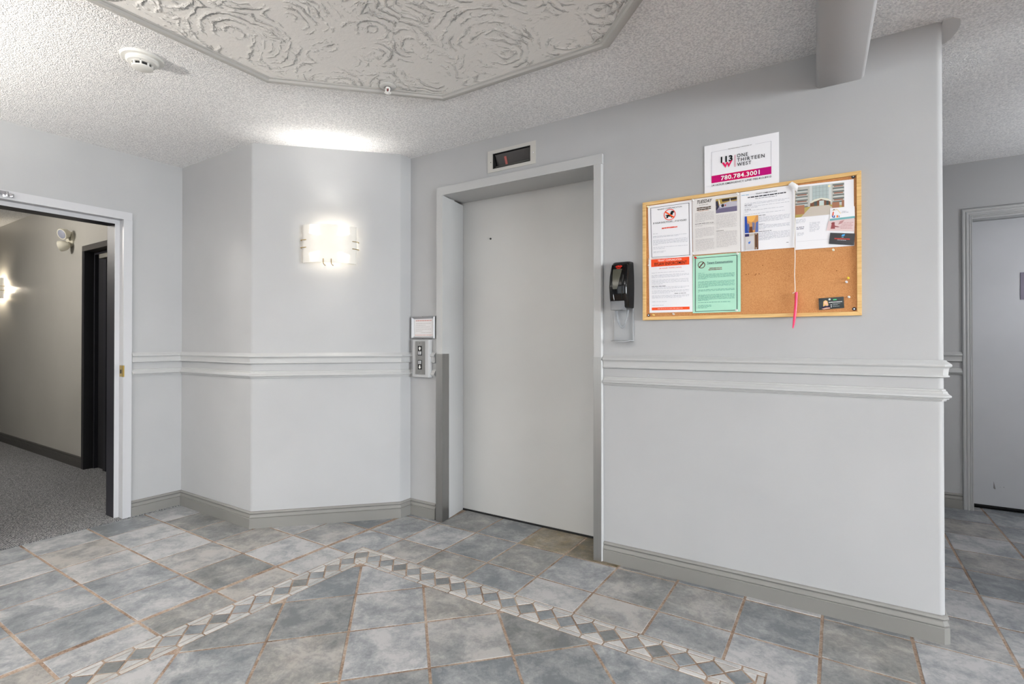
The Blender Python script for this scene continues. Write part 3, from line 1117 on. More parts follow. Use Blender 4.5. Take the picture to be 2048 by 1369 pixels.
class Sheet:
    """a flat sheet on the wall: u right, v down, both 0..1"""
    def __init__(s, tl, tr, br, bl, y, name, mat, label, cat, thick=0.0006, curl=0.002, group=None):
        s.c = (tl, tr, br, bl)
        s.y = y
        s.curl = curl
        w = MB()
        n = 8
        fr = [[s.p(i / n, j / n, 0) for i in range(n + 1)] for j in range(n + 1)]
        v = [q for r in fr for q in r] + [(q[0], q[1] + thick, q[2]) for r in fr for q in r]
        k = (n + 1) ** 2
        f = []
        for j in range(n):
            for i in range(n):
                a = j * (n + 1) + i
                f.append((a, a + n + 1, a + n + 2, a + 1))
                f.append((k + a, k + a + 1, k + a + n + 2, k + a + n + 1))
        ring = [i for i in range(n + 1)] + [j * (n + 1) + n for j in range(1, n + 1)] + [n * (n + 1) + i for i in range(n - 1, -1, -1)] + [j * (n + 1) for j in range(n - 1, 0, -1)]
        for a, b in zip(ring, ring[1:] + ring[:1]):
            f.append((a, b, k + b, k + a))
        w.mesh(v, f)
        ctr = s.p(.5, .5, 0)
        s.o = tag(w.build(name, mat, smooth=60, loc=ctr), label, cat, group)
        s.layer = 0.0004

    def p(s, u, v, up=0.0):
        (a, b, c, d) = s.c
        x = (a[0] * (1 - u) + b[0] * u) * (1 - v) + (d[0] * (1 - u) + c[0] * u) * v
        z = (a[1] * (1 - u) + b[1] * u) * (1 - v) + (d[1] * (1 - u) + c[1] * u) * v
        bulge = s.curl * (math.sin(math.pi * min(1, max(0, u))) * 0.4 + math.sin(math.pi * min(1, max(0, v))) * 0.6)
        return (x, s.y - bulge - up, z)

    def part(s, name, items, label=None):
        """items: list of (polygon[(u,v)], rgb)"""
        w = MB()
        mats, idx = [], {}
        s.layer += 0.0002
        for poly, rgb in items:
            m = ink(rgb)
            if m.name not in idx:
                idx[m.name] = len(mats)
                mats.append(m)
            for cell in cells(poly):
                w.poly([s.p(u, v, s.layer) for u, v in cell], idx[m.name])
            s.layer += 0.000004
        o = w.build(name, mats, s.o, smooth=0)
        if name in ('small_print', 'heading_lines', 'heading_words', 'bold_line', 'red_line', 'white_line', 'red_print', 'heading_line', 'ruled_line'):
            o['kind'] = 'stuff'
        if label: o['label'] = label
        return o

    def text(s, name, string, u0, u1, v0, v1, rgb, bold=0.0, spacing=1.0, label=None, slant=0.0):
        vt, f = text_verts(string, bold, spacing)
        x0, x1 = min(p[0] for p in vt), max(p[0] for p in vt)
        y0, y1 = min(p[1] for p in vt), max(p[1] for p in vt)
        s.layer += 0.0002
        w = MB()
        pts = []
        for x, y in vt:
            fx, fy = (x - x0) / (x1 - x0), (y - y0) / (y1 - y0)
            pts.append(s.p(u0 + fx * (u1 - u0) + slant * fy, v1 + fy * (v0 - v1), s.layer))
        w.mesh(pts, f)
        o = w.build(name, ink(rgb), s.o, smooth=0)
        if label: o['label'] = label
        return o


def rect(u0, u1, v0, v1):
    return [(u0, v0), (u1, v0), (u1, v1), (u0, v1)]


def border(u0, u1, v0, v1, du, dv, rgb):
    return [(rect(u0, u1, v0, v0 + dv), rgb), (rect(u0, u1, v1 - dv, v1), rgb), (rect(u0, u0 + du, v0, v1), rgb), (rect(u1 - du, u1, v0, v1), rgb)]


def scribble(lines, rgb, h=0.008, rng=None, gap=0.012):
    """lines of unreadable small print: (u0,u1,v)"""
    rng = rng or random.Random(3)
    out = []
    for u0, u1, v in lines:
        u = u0
        while u < u1 - 0.01:
            L = min(rng.uniform(0.02, 0.085), u1 - u)
            out.append((rect(u, u + L, v - h * rng.uniform(.4, .6), v + h * rng.uniform(.4, .6)), rgb))
            u += L + gap * rng.uniform(.7, 1.2)
    return out


def para(u0, u1, v0, n, dv, last=0.6, ind=0):
    return [(u0, u1 if k < n - 1 else u0 + (u1 - u0) * last, v0 + dv * k) for k in range(n)]


def ring_poly(cu, cv, ru, rv, w, rgb, n=28):
    out = []
    for k in range(n):
        a, b = 2 * math.pi * k / n, 2 * math.pi * (k + 1) / n
        out.append(([(cu + ru * math.cos(a), cv + rv * math.sin(a)), (cu + ru * math.cos(b), cv + rv * math.sin(b)),
                     (cu + ru * (1 - w) * math.cos(b), cv + rv * (1 - w) * math.sin(b)), (cu + ru * (1 - w) * math.cos(a), cv + rv * (1 - w) * math.sin(a))], rgb))
    return out


def disc(cu, cv, ru, rv, rgb, n=16):
    return [([(cu + ru * math.cos(2 * math.pi * k / n), cv + rv * math.sin(2 * math.pi * k / n)) for k in range(n)], rgb)]


# ------------------------------------------------------------------ notice board
NB = empty('notice_board', (-0.73, 0.0, 1.29), 'cork notice board in a pine frame on the grey wall', 'notice board')
bl, br, bb, bt = -1.197, -0.267, 1.2885, 1.8935
fw = 0.0165
w = MB()
w.box(bl + 0.004, br - 0.004, -0.010, -0.001, bb + 0.004, bt - 0.004)
w.build('cork_panel', M['cork'], NB, smooth=0)
for seg in range(4):
    w = MB()
    yf, yb2 = -0.020, -0.001
    c = [(bl, bb), (br, bb), (br, bt), (bl, bt)]
    ci = [(bl + fw, bb + fw), (br - fw, bb + fw), (br - fw, bt - fw), (bl + fw, bt - fw)]
    a, b = seg, (seg + 1) % 4
    q4 = [c[a], c[b], ci[b], ci[a]]
    v = [(p[0], yf, p[1]) for p in q4] + [(p[0], yb2, p[1]) for p in q4]
    w.mesh(v, [(0, 1, 2, 3), (7, 6, 5, 4), (0, 4, 5, 1), (1, 5, 6, 2), (2, 6, 7, 3), (3, 7, 4, 0)])
    w.build('frame_rail', M['wood'], NB, smooth=0, bevel=0.0012)
for (x, z) in ((-0.2945, 1.874), (-0.2935, 1.316), (-1.168, 1.314)):
    w = MB()
    w.lathe([(0.0075, 0), (0.0075, 0.002), (0.004, 0.0035), (0.001, 0.0036)], (x, -0.010, z), 16, axis=(0, -1, 0))
    w.lathe([(0.0028, 0.0034), (0.0026, 0.0042)], (x, -0.010, z), 10, 1, axis=(0, -1, 0))
    w.build('corner_screw', [plain('dark_screw', (52, 56, 62), 0.4, 0.4), M['chrome']], NB)
# old pin holes in the cork
w = MB()
for x, z in ((-0.640, 1.528), (-0.668, 1.490), (-0.672, 1.486), (-0.655, 1.490), (-0.700, 1.492), (-0.710, 1.490), (-0.355, 1.482)):
    w.lathe([(0.0022, 0), (0.001, 0.0003)], (x, -0.010, z), 8, axis=(0, -1, 0))
tag(w.build('pin_hole', ink((120, 70, 36)), NB), kind='stuff')

K = (58, 58, 62)
T = (184, 186, 194)
Y0 = -0.0125
# --- sign above the board
S = Sheet((-0.895, 2.1275), (-0.5735, 2.1275), (-0.5735, 1.885), (-0.895, 1.885), -0.0035, 'wall_sign', M['paper'],
          'white sign with a magenta band on the wall above the notice board', 'sign', 0.003, 0.0)
S.part('ruled_line', border(0.10, 0.905, 0.145, 0.62, 0.004, 0.004, (176, 176, 184))[2:] + [(rect(0.10, 0.33, 0.145, 0.149), (176, 176, 184)), (rect(0.70, 0.905, 0.145, 0.149), (176, 176, 184))])
S.part('magenta_band', [(rect(0.10 + 0.2013 * k, 0.10 + 0.2013 * (k + 1), 0.62, 0.765), c) for k, c in enumerate([(190, 10, 104), (204, 8, 92), (204, 8, 92), (182, 14, 116)])], 'magenta band')
S.text('small_heading', 'PROFESSIONALLY MANAGED BY', 0.335, 0.655, 0.138, 0.155, (70, 72, 70), 0.0)
S.text('logo_number', '113', 0.232, 0.395, 0.272, 0.395, (22, 26, 28), 0.045, 1.12)
S.part('logo_letter', [([(0.245, 0.392), (0.278, 0.392), (0.306, 0.475), (0.298, 0.505)], (226, 28, 96)), ([(0.298, 0.505), (0.290, 0.462), (0.310, 0.395), (0.330, 0.395)], (226, 28, 96)),
                       ([(0.310, 0.395), (0.330, 0.395), (0.352, 0.470), (0.342, 0.505)], (226, 28, 96)), ([(0.342, 0.505), (0.334, 0.462), (0.366, 0.385), (0.396, 0.372)], (226, 28, 96))], 'crimson W under the number')
S.part('divider', [(rect(0.424, 0.4315, 0.285, 0.515), (214, 70, 110))])
S.text('logo_word', 'ONE', 0.456, 0.600, 0.275, 0.345, (24, 26, 26), 0.010, 1.25)
S.text('logo_word', 'THIRTEEN', 0.456, 0.820, 0.362, 0.430, (24, 26, 26), 0.010, 1.25)
S.text('logo_word', 'WEST', 0.458, 0.645, 0.448, 0.516, (24, 26, 26), 0.010, 1.25)
S.text('phone_number', '780.784.3001', 0.235, 0.755, 0.652, 0.738, (250, 248, 250), 0.022, 1.08)
S.text('emergency_line', '24 HOUR EMERGENCY LINE 780.413.8910', 0.10, 0.905, 0.795, 0.832, (40, 40, 44), 0.004, 1.05)

# --- notices
rng = random.Random(11)
S = Sheet((-1.171, 1.874), (-0.953, 1.874), (-0.950, 1.598), (-1.165, 1.604), Y0, 'notice', M['paper'],
          'white notice with black ruled border and red circled dog, top left of board', 'notice', group='notices on the cork board')
S.part('ruled_border', border(0.06, 0.945, 0.045, 0.985, 0.012, 0.007, (74, 76, 84)))
S.text('heading', 'TENANT COMMUNICATION', 0.22, 0.78, 0.082, 0.108, K, 0.0)
S.part('prohibition_ring', ring_poly(0.505, 0.215, 0.135, 0.103, 0.12, (232, 60, 30)), 'red ring')
D = (24, 28, 28)
S.part('dog_picture', [([(0.44, 0.215), (0.55, 0.215), (0.555, 0.255), (0.435, 0.25)], D), ([(0.435, 0.235), (0.465, 0.235), (0.47, 0.275), (0.43, 0.275)], D),
                       ([(0.53, 0.235), (0.56, 0.23), (0.57, 0.275), (0.54, 0.275)], D), ([(0.51, 0.22), (0.535, 0.165), (0.585, 0.175), (0.575, 0.225)], D),
                       ([(0.535, 0.165), (0.56, 0.15), (0.60, 0.16), (0.61, 0.185), (0.575, 0.192)], D), ([(0.40, 0.225), (0.44, 0.215), (0.445, 0.235)], D),
                       ([(0.40, 0.272), (0.425, 0.262), (0.43, 0.272)], (40, 120, 110))])
S.part('prohibition_bar', [([(0.40, 0.165), (0.42, 0.148), (0.61, 0.265), (0.59, 0.282)], (236, 84, 34))], 'red bar')
S.text('question', 'IF YOUR DOG POOPS ... IT IS YOURS!', 0.12, 0.88, 0.330, 0.362, (54, 58, 56), 0.004)
S.part('red_line', scribble([(0.32, 0.68, 0.455)], (222, 92, 78), 0.022, rng, 0.004))
S.part('small_print', scribble([(0.11, 0.23, 0.545)] + para(0.11, 0.90, 0.595, 2, 0.017, .75) + para(0.11, 0.90, 0.668, 5, 0.021, .16) + para(0.11, 0.90, 0.80, 2, 0.026, .34)
                             + para(0.11, 0.40, 0.88, 2, 0.018, .8), T, 0.006, rng))

S = Sheet((-0.951, 1.8755), (-0.7335, 1.8755), (-0.7325, 1.599), (-0.947, 1.602), Y0 - 0.001, 'notice', M['paper2'],
          'cream two-column notice with a picture of a snowy car park at its top right', 'notice', group='notices on the cork board')
S.text('heading', 'TUESDAY', 0.09, 0.41, 0.035, 0.095, (52, 48, 44), 0.015, 1.0, slant=0.02)
S.part('heading_lines', scribble([(0.15, 0.36, 0.125)], (150, 140, 132), 0.008, rng) + scribble([(0.10, 0.40, 0.175), (0.10, 0.40, 0.205)], (96, 82, 70), 0.02, rng, 0.003) + scribble([(0.12, 0.36, 0.23)], (196, 150, 120), 0.008, rng))
sky, car, snow = (176, 150, 84), (70, 64, 66), (150, 146, 166)
S.part('picture', [(rect(0.505, 0.935, 0.06, 0.305), snow), ([(0.505, 0.06), (0.935, 0.06), (0.935, 0.13), (0.72, 0.14), (0.505, 0.20)], sky),
                   ([(0.62, 0.075), (0.93, 0.07), (0.93, 0.11), (0.64, 0.12)], (60, 52, 46)), ([(0.505, 0.10), (0.545, 0.09), (0.57, 0.20), (0.505, 0.28)], (58, 56, 72)),
                   ([(0.56, 0.075), (0.575, 0.07), (0.61, 0.2), (0.585, 0.2)], (226, 226, 224)), ([(0.58, 0.16), (0.80, 0.125), (0.935, 0.15), (0.935, 0.22), (0.6, 0.235)], (186, 184, 196)),
                   ([(0.505, 0.255), (0.6, 0.225), (0.935, 0.22), (0.935, 0.305), (0.505, 0.305)], (112, 106, 132)), ([(0.79, 0.08), (0.80, 0.08), (0.805, 0.13), (0.79, 0.13)], (240, 240, 236))]
       + disc(0.645, 0.185, 0.03, 0.028, (48, 46, 52)) + disc(0.70, 0.185, 0.012, 0.015, (196, 60, 50)), 'snowy car park picture')
S.part('small_print', scribble(para(0.06, 0.46, 0.265, 9, 0.019, .5) + para(0.06, 0.46, 0.475, 2, 0.02, .4) + para(0.06, 0.46, 0.54, 9, 0.019, .4) + para(0.06, 0.46, 0.735, 11, 0.0195, .6)
                             + para(0.51, 0.93, 0.345, 13, 0.0195, .2) + para(0.51, 0.93, 0.64, 14, 0.0195, .6), (194, 190, 190), 0.007, rng))
S.part('bold_line', scribble([(0.06, 0.46, 0.455), (0.51, 0.66, 0.615)], (96, 92, 92), 0.008, rng))

S = Sheet((-1.167, 1.601), (-0.951, 1.599), (-0.950, 1.3245), (-1.163, 1.326), Y0 - 0.0016, 'notice', M['paper'],
          'white notice with bright orange-red bands at top and bottom, lower left of board', 'notice', group='notices on the cork board')
S.part('orange_band', [(rect(0.06, 0.935, 0.012, 0.152), (238, 84, 42))], 'orange-red top band')
S.part('orange_band', [(rect(0.06, 0.935, 0.905, 0.955), (238, 84, 42))], 'orange-red bottom band')
S.text('heading', 'TENANT COMMUNICATION', 0.22, 0.76, 0.028, 0.062, (250, 244, 240), 0.0)
S.text('title', 'BYLAW ENFORCEMENT', 0.14, 0.88, 0.078, 0.134, (54, 34, 30), 0.008)
S.text('red_line', '24 HOUR TOWS (14TH)', 0.25, 0.76, 0.18, 0.206, (214, 50, 46), 0.004)
S.part('white_line', scribble([(0.2, 0.8, 0.93)], (250, 190, 170), 0.01, rng))
S.part('small_print', scribble(para(0.07, 0.93, 0.265, 1, 0.02, .9) + para(0.07, 0.93, 0.31, 3, 0.02, .75) + para(0.07, 0.93, 0.40, 4, 0.024, .3) + para(0.07, 0.93, 0.535, 2, 0.022, .9) + para(0.07, 0.93, 0.60, 3, 0.023, .5)
                             + para(0.07, 0.93, 0.69, 3, 0.02, .8) + para(0.07, 0.42, 0.80, 1, .02, 1) + para(0.07, 0.35, 0.865, 1, .02, 1), T, 0.006, rng))
S.part('bold_line', scribble([(0.07, 0.40, 0.515), (0.60, 0.86, 0.66)], (96, 98, 104), 0.008, rng))

S = Sheet((-0.9485, 1.5965), (-0.7325, 1.595), (-0.733, 1.318), (-0.949, 1.3175), Y0 - 0.0018, 'notice', M['mint'],
          'mint green notice with a black ruled border in the middle of the board', 'notice', group='notices on the cork board')
S.part('ruled_border', border(0.05, 0.935, 0.04, 0.975, 0.014, 0.008, (58, 66, 66)))
S.part('prohibition_ring', ring_poly(0.19, 0.165, 0.078, 0.06, 0.17, (92, 40, 34)) + [([(0.135, 0.20), (0.148, 0.215), (0.245, 0.13), (0.232, 0.115)], (92, 40, 34))], 'dark red ring and bar')
S.text('heading', 'Tenant Communications', 0.31, 0.84, 0.12, 0.155, (56, 76, 88), 0.008)
S.part('heading_line', [(rect(0.31, 0.84, 0.160, 0.164), (70, 92, 96))] + scribble([(0.36, 0.62, 0.235), (0.34, 0.63, 0.26)], (120, 84, 80), 0.012, rng, .004))
S.part('small_print', scribble([(0.12, 0.25, 0.31)] + para(0.12, 0.88, 0.335, 5, 0.0185, .25) + para(0.12, 0.88, 0.46, 6, 0.0195, .3) + para(0.12, 0.88, 0.60, 3, 0.0195, .05) + para(0.12, 0.88, 0.69, 6, 0.0185, .3)
                             + para(0.12, 0.80, 0.82, 1, .02, 1) + para(0.12, 0.40, 0.87, 3, 0.021, .7), (118, 170, 156), 0.0075, rng))

S = Sheet((-0.733, 1.8755), (-0.509, 1.8755), (-0.511, 1.596), (-0.7305, 1.5985), Y0 - 0.0022, 'notice', M['paper'],
          'white notice with two small colour photographs down its left side', 'notice', group='notices on the cork board')
S.part('heading_lines', scribble([(0.02, 0.16, 0.06)], (150, 190, 214), 0.010, rng))
S.text('heading', 'TENANT COMMUNICATION', 0.29, 0.68, 0.052, 0.075, K, 0.004)
S.part('heading_words', scribble([(0.14, 0.84, 0.108)], (64, 64, 72), 0.018, rng, 0.012) + scribble([(0.28, 0.68, 0.142)], (150, 150, 156), 0.009, rng))
S.part('small_print', scribble(para(0.08, 0.90, 0.205, 2, 0.02, .9) + para(0.08, 0.90, 0.262, 2, 0.02, .3) + para(0.08, 0.8, 0.33, 2, 0.02, .12) + para(0.08, 0.82, 0.39, 1, .02, 1)
                             + para(0.345, 0.91, 0.46, 5, 0.018, .8) + para(0.345, 0.91, 0.60, 4, 0.019, .2) + para(0.345, 0.91, 0.72, 7, 0.019, .35), T, 0.006, rng))
S.part('bold_line', scribble([(0.345, 0.47, 0.43), (0.345, 0.45, 0.575), (0.345, 0.58, 0.695), (0.08, 0.22, 0.24), (0.08, 0.2, 0.31), (0.85, 0.89, 0.91)], (92, 94, 102), 0.008, rng))
S.part('picture', [(rect(0.08, 0.335, 0.42, 0.70), (206, 150, 92)), ([(0.08, 0.42), (0.12, 0.42), (0.125, 0.55), (0.16, 0.70), (0.08, 0.70)], (44, 78, 168)),
                   ([(0.335, 0.52), (0.29, 0.54), (0.275, 0.70), (0.335, 0.70)], (92, 112, 170)), ([(0.13, 0.53), (0.165, 0.56), (0.175, 0.66), (0.13, 0.67)], (96, 108, 150)),
                   ([(0.22, 0.53), (0.27, 0.54), (0.265, 0.66), (0.225, 0.66)], (116, 120, 150)), ([(0.17, 0.60), (0.22, 0.60), (0.235, 0.70), (0.16, 0.70)], (112, 66, 38)),
                   ([(0.12, 0.42), (0.30, 0.42), (0.26, 0.50), (0.20, 0.53), (0.14, 0.50)], (232, 178, 96))], 'blue and orange photograph')
S.part('picture', [(rect(0.08, 0.335, 0.715, 0.985), (196, 186, 176)), (rect(0.08, 0.16, 0.715, 0.76), (60, 56, 96)), ([(0.09, 0.77), (0.25, 0.75), (0.255, 0.985), (0.09, 0.985)], (206, 204, 206)),
                   (rect(0.265, 0.285, 0.715, 0.985), (120, 88, 62)), (rect(0.30, 0.335, 0.72, 0.985), (112, 78, 58)), (rect(0.285, 0.30, 0.74, 0.95), (70, 54, 48)),
                   ([(0.14, 0.855), (0.19, 0.84), (0.175, 0.88), (0.15, 0.885)], (60, 108, 190))], 'photograph of a white appliance')

S = Sheet((-0.5075, 1.870), (-0.293, 1.8625), (-0.292, 1.582), (-0.509, 1.585), Y0 - 0.0020, 'notice', M['paper'],
          'white leaflet with a large picture of an apartment entrance, top right of board', 'notice', group='notices on the cork board')
bld, glass, bal = (196, 200, 198), (176, 190, 190), (122, 130, 128)
it = [(rect(0.0, 0.84, 0.03, 0.50), (186, 186, 180)), (rect(0.25, 0.63, 0.03, 0.32), (204, 210, 208)), (rect(0.30, 0.58, 0.035, 0.30), glass)]
for k in range(6):
    v = 0.075 + k * 0.052
    it.append((rect(0.0, 0.22, v, v + 0.02), (112, 118, 116)))
    it.append((rect(0.03, 0.20, v + 0.022, v + 0.036), (150, 92, 72) if k in (1, 3) else (196, 202, 200)))
    it.append((rect(0.65, 0.84, v - 0.03, v - 0.008), (106, 112, 110)))
    it.append((rect(0.67, 0.82, v - 0.006, v + 0.01), (154, 100, 80) if k in (0, 2, 4) else (198, 204, 202)))
for k in range(5):
    it.append((rect(0.30 + k * 0.06, 0.306 + k * 0.06, 0.035, 0.30), (150, 160, 160)))
for k in range(4):
    it.append((rect(0.30, 0.58, 0.07 + k * 0.06, 0.075 + k * 0.06), (156, 166, 166)))
it += [([(0.26, 0.285), (0.34, 0.245), (0.45, 0.232), (0.56, 0.25), (0.63, 0.29), (0.61, 0.30), (0.45, 0.252), (0.28, 0.30)], (222, 220, 204)),
       ([(0.26, 0.30), (0.45, 0.255), (0.61, 0.30), (0.61, 0.35), (0.26, 0.35)], (120, 84, 66)), (rect(0.33, 0.38, 0.28, 0.35), (74, 84, 84)), (rect(0.42, 0.50, 0.275, 0.35), (196, 210, 206)), (rect(0.54, 0.58, 0.285, 0.35), (74, 84, 84)),
       ([(0.0, 0.36), (0.26, 0.35), (0.62, 0.35), (0.84, 0.38), (0.84, 0.50), (0.0, 0.50)], (176, 160, 96)), ([(0.27, 0.355), (0.58, 0.352), (0.80, 0.50), (0.10, 0.50)], (196, 188, 178)),
       (rect(0.0, 0.16, 0.315, 0.455), (168, 118, 92)), (rect(0.64, 0.76, 0.32, 0.42), (164, 116, 92)), (rect(0.80, 0.84, 0.30, 0.40), (156, 110, 88))]
it += disc(0.59, 0.065, 0.022, 0.016, (246, 236, 190))
S.part('picture', it, 'picture of an apartment entrance')
S.part('small_print', scribble(para(0.01, 0.18, 0.535, 4, 0.017, .9) + para(0.25, 0.43, 0.60, 8, 0.019, .5) + para(0.03, 0.15, 0.745, 3, 0.018, .8), T, 0.006, rng) +
       scribble([(0.02, 0.155, 0.655), (0.02, 0.155, 0.68)], (104, 106, 120), 0.010, rng) + [(rect(0.02, 0.62, 0.872, 0.875), (206, 206, 212))])

# --- small cards
S = Sheet((-0.3775, 1.751), (-0.2905, 1.7475), (-0.2895, 1.698), (-0.379, 1.6965), Y0 - 0.0052, 'business_card', M['paper'],
          'white card with a small colourful drawing and a teal bottom edge', 'card', 0.0004, 0.0005, 'cards on the cork board')
S.part('teal_band', [(rect(0, 1, 0.84, 1.0), (120, 176, 180))], 'teal edge')
S.part('drawing', disc(0.16, 0.16, 0.03, 0.05, (40, 44, 60)) + [([(0.12, 0.30), (0.16, 0.32), (0.14, 0.62), (0.09, 0.6)], (224, 92, 60)), ([(0.16, 0.62), (0.20, 0.60), (0.20, 0.80), (0.17, 0.8)], (52, 84, 160)),
                   ([(0.07, 0.62), (0.11, 0.6), (0.16, 0.78), (0.13, 0.80)], (52, 84, 160)), (rect(0.27, 0.33, 0.62, 0.8), (230, 120, 50)), ([(0.10, 0.2), (0.30, 0.12), (0.45, 0.5), (0.43, 0.52), (0.29, 0.16), (0.11, 0.23)], (230, 206, 150)),
                   (rect(0.36, 0.39, 0.66, 0.8), (70, 120, 170))])
S.part('small_print', scribble([(0.5, 0.66, 0.36), (0.47, 0.75, 0.46)], T, 0.05, rng, .01))
S = Sheet((-0.3845, 1.6965), (-0.2905, 1.6965), (-0.2915, 1.6425), (-0.3915, 1.657), Y0 - 0.0048, 'business_card', M['pink_card'],
          'pale pink card with a maroon figure, between the white and black cards', 'card', 0.0004, 0.0006, 'cards on the cork board')
S.part('drawing', disc(0.20, 0.27, 0.07, 0.11, (140, 74, 76)) + [([(0.15, 0.36), (0.27, 0.36), (0.30, 0.82), (0.14, 0.82)], (150, 82, 84)), ([(0.24, 0.5), (0.44, 0.62), (0.43, 0.68), (0.22, 0.62)], (150, 82, 84)),
                   ([(0.45, 0.12), (0.62, 0.06), (0.52, 0.34), (0.40, 0.42)], (186, 140, 140))], 'maroon figure')
S.part('small_print', scribble([(0.5, 0.95, 0.30), (0.52, 0.9, 0.42), (0.5, 0.95, 0.54), (0.45, 0.9, 0.66), (0.5, 0.92, 0.78)], (196, 150, 152), 0.04, rng, .01))
S = Sheet((-0.3775, 1.6455), (-0.2895, 1.6325), (-0.2935, 1.583), (-0.383, 1.5985), Y0 - 0.0056, 'business_card', plain('black_card', (20, 19, 26), 0.35),
          'black card with a blue leaf and red print, below the pink card', 'card', 0.0006, 0.0004, 'cards on the cork board')
S.part('leaf_mark', [([(0.46, 0.28), (0.50, 0.12), (0.60, 0.08), (0.60, 0.2), (0.54, 0.30)], (84, 168, 226))], 'blue leaf')
S.part('red_print', scribble([(0.20, 0.82, 0.50)], (206, 74, 66), 0.085, rng, 0.01), 'red print')
S.part('small_print', scribble([(0.48, 0.56, 0.38), (0.32, 0.68, 0.62)], (190, 196, 204), 0.04, rng, 0.01))
S = Sheet((-0.4215, 1.366), (-0.3305, 1.3695), (-0.3285, 1.3215), (-0.420, 1.316), Y0 - 0.0012, 'business_card', plain('dark_green_card', (28, 36, 36), 0.4),
          'black card with a portrait of a person with blonde hair, low on the board', 'card', 0.0004, 0.003, 'cards on the cork board')
S.part('portrait', [([(0.10, 0.98), (0.12, 0.72), (0.20, 0.62), (0.36, 0.62), (0.44, 0.74), (0.46, 0.94), (0.28, 1.0)], (46, 44, 70)), ([(0.17, 0.74), (0.19, 0.30), (0.27, 0.20), (0.35, 0.28), (0.39, 0.66), (0.34, 0.68), (0.24, 0.68)], (226, 186, 120))]
       + disc(0.275, 0.42, 0.06, 0.13, (234, 190, 168)) + [([(0.10, 0.92), (0.3, 0.84), (0.44, 0.86), (0.45, 0.94), (0.2, 0.99)], (224, 178, 156)), ([(0.30, 0.60), (0.33, 0.45), (0.36, 0.5), (0.36, 0.7), (0.31, 0.72)], (226, 180, 158))], 'person with long blonde hair in a navy top')
S.part('small_print', scribble([(0.40, 0.93, 0.42)], (236, 238, 238), 0.05, rng, 0.006) + scribble([(0.55, 0.85, 0.54), (0.55, 0.75, 0.66), (0.55, 0.82, 0.80)], (176, 184, 184), 0.03, rng, .01) + disc(0.44, 0.15, 0.045, 0.085, (206, 214, 210))
       + [(rect(0.58, 0.72, 0.16, 0.26), (84, 196, 130)), (rect(0.48, 0.51, 0.60, 0.70), (230, 232, 232)), (rect(0.48, 0.51, 0.76, 0.86), (230, 232, 232))])

# --- tape holding the cord, cord, pen
S = Sheet((-0.520, 1.888), (-0.4965, 1.868), (-0.5005, 1.838), (-0.536, 1.876), -0.0225, 'tape', M['tape'],
          'crumpled white tape holding the cord at the top of the board', 'tape', 0.0006, 0.004)
w = MB()
pts = []
for k in range(61):
    z = 1.866 - (1.866 - 1.397) * k / 60
    pts.append((-0.511 + 0.0009 * math.sin(k * 0.35), -0.0195 + 0.0006 * math.cos(k * 1.3) - 0.006 * math.sin(math.pi * k / 60) * 0 - (0.004 if k > 50 else 0), z))
pts += [(-0.5155, -0.0235, 1.3945), (-0.520, -0.0235, 1.3925), (-0.5125, -0.0245, 1.3955)]
w.tube(pts, 0.0016, 8)
tag(w.build('cord', M['string'], smooth=60), 'white cord hanging down the board with a pen at its end', 'cord')
w = MB()
top, bot = Vector((-0.5055, -0.0240, 1.3965)), Vector((-0.5185, -0.0300, 1.238))
ax = []
for k in range(13):
    t = k / 12
    p = top.lerp(bot, t) + Vector((0.0030 * math.sin(math.pi * t), 0, 0))
    ax.append(p)
w.tube(ax, [0.0058] * 9 + [0.0052, 0.0045, 0.0036, 0.0022], 14)
PEN = tag(w.build('pen', M['pen'], smooth=50), 'pink-red pen hanging on the white cord below the board', 'pen')
w = MB()
w.tube([ax[0] + Vector((-0.002, -0.0072, -0.004)), ax[3] + Vector((-0.002, -0.0075, 0)), ax[4] + Vector((-0.002, -0.007, 0))], 0.0012, 8)
w.build('clip', plain('dark_red_clip', (196, 24, 70), 0.3), PEN)


# --- push pins
def pin(x, z, rgb, label, group=None, base=-0.0135):
    w = MB()
    m = ink(rgb)
    w.lathe([(0.0042, 0.0), (0.0045, 0.0016), (0.0026, 0.0028), (0.0022, 0.0085), (0.0040, 0.0105), (0.0044, 0.0125), (0.0034, 0.0135)], (x, base - 0.003, z), 14, axis=(-0.12, -1, 0.12))
    o = w.build('push_pin', m, smooth=40, loc=(x, base, z))
    tag(o, label, 'push pin', group or 'push pins on the cork board')
    w = MB()
    w.tube([(x, base - 0.004, z), (x + 0.0004, base + 0.006, z - 0.0004)], 0.0006, 6)
    w.build('needle', M['chrome'], o)
    return o


WP = (232, 232, 230)
pin(-0.944, 1.868, WP, 'white push pin between the dog notice and the two-column notice, upper', base=-0.0150)
pin(-0.743, 1.868, WP, 'white push pin at top right corner of the two-column notice', base=-0.0150)
pin(-1.156, 1.601, WP, 'white push pin at bottom left corner of the dog notice', base=-0.0150)
pin(-1.160, 1.566, WP, 'white push pin at left edge of the orange band', base=-0.0150)
pin(-0.944, 1.608, WP, 'white push pin at bottom left corner of the two-column notice', base=-0.0150)
pin(-0.933, 1.586, (206, 30, 34), 'red push pin at top left corner of the mint green notice', base=-0.0155)
pin(-0.744, 1.589, WP, 'white push pin at top right corner of the mint green notice', base=-0.0155)
pin(-0.749, 1.325, WP, 'white push pin at bottom right corner of the mint green notice', base=-0.0155)
pin(-1.166, 1.866, (236, 232, 196), 'cream push pin at top left corner of the dog notice', base=-0.0150)
pin(-0.366, 1.570, (226, 226, 206), 'pale push pin in bare cork just below the leaflet', base=-0.0105)
pin(-0.313, 1.446, (238, 206, 74), 'yellow push pin in bare cork near the right frame', base=-0.0105)
pin(-0.3195, 1.430, (222, 222, 226), 'white push pin just below the yellow push pin', base=-0.0105)
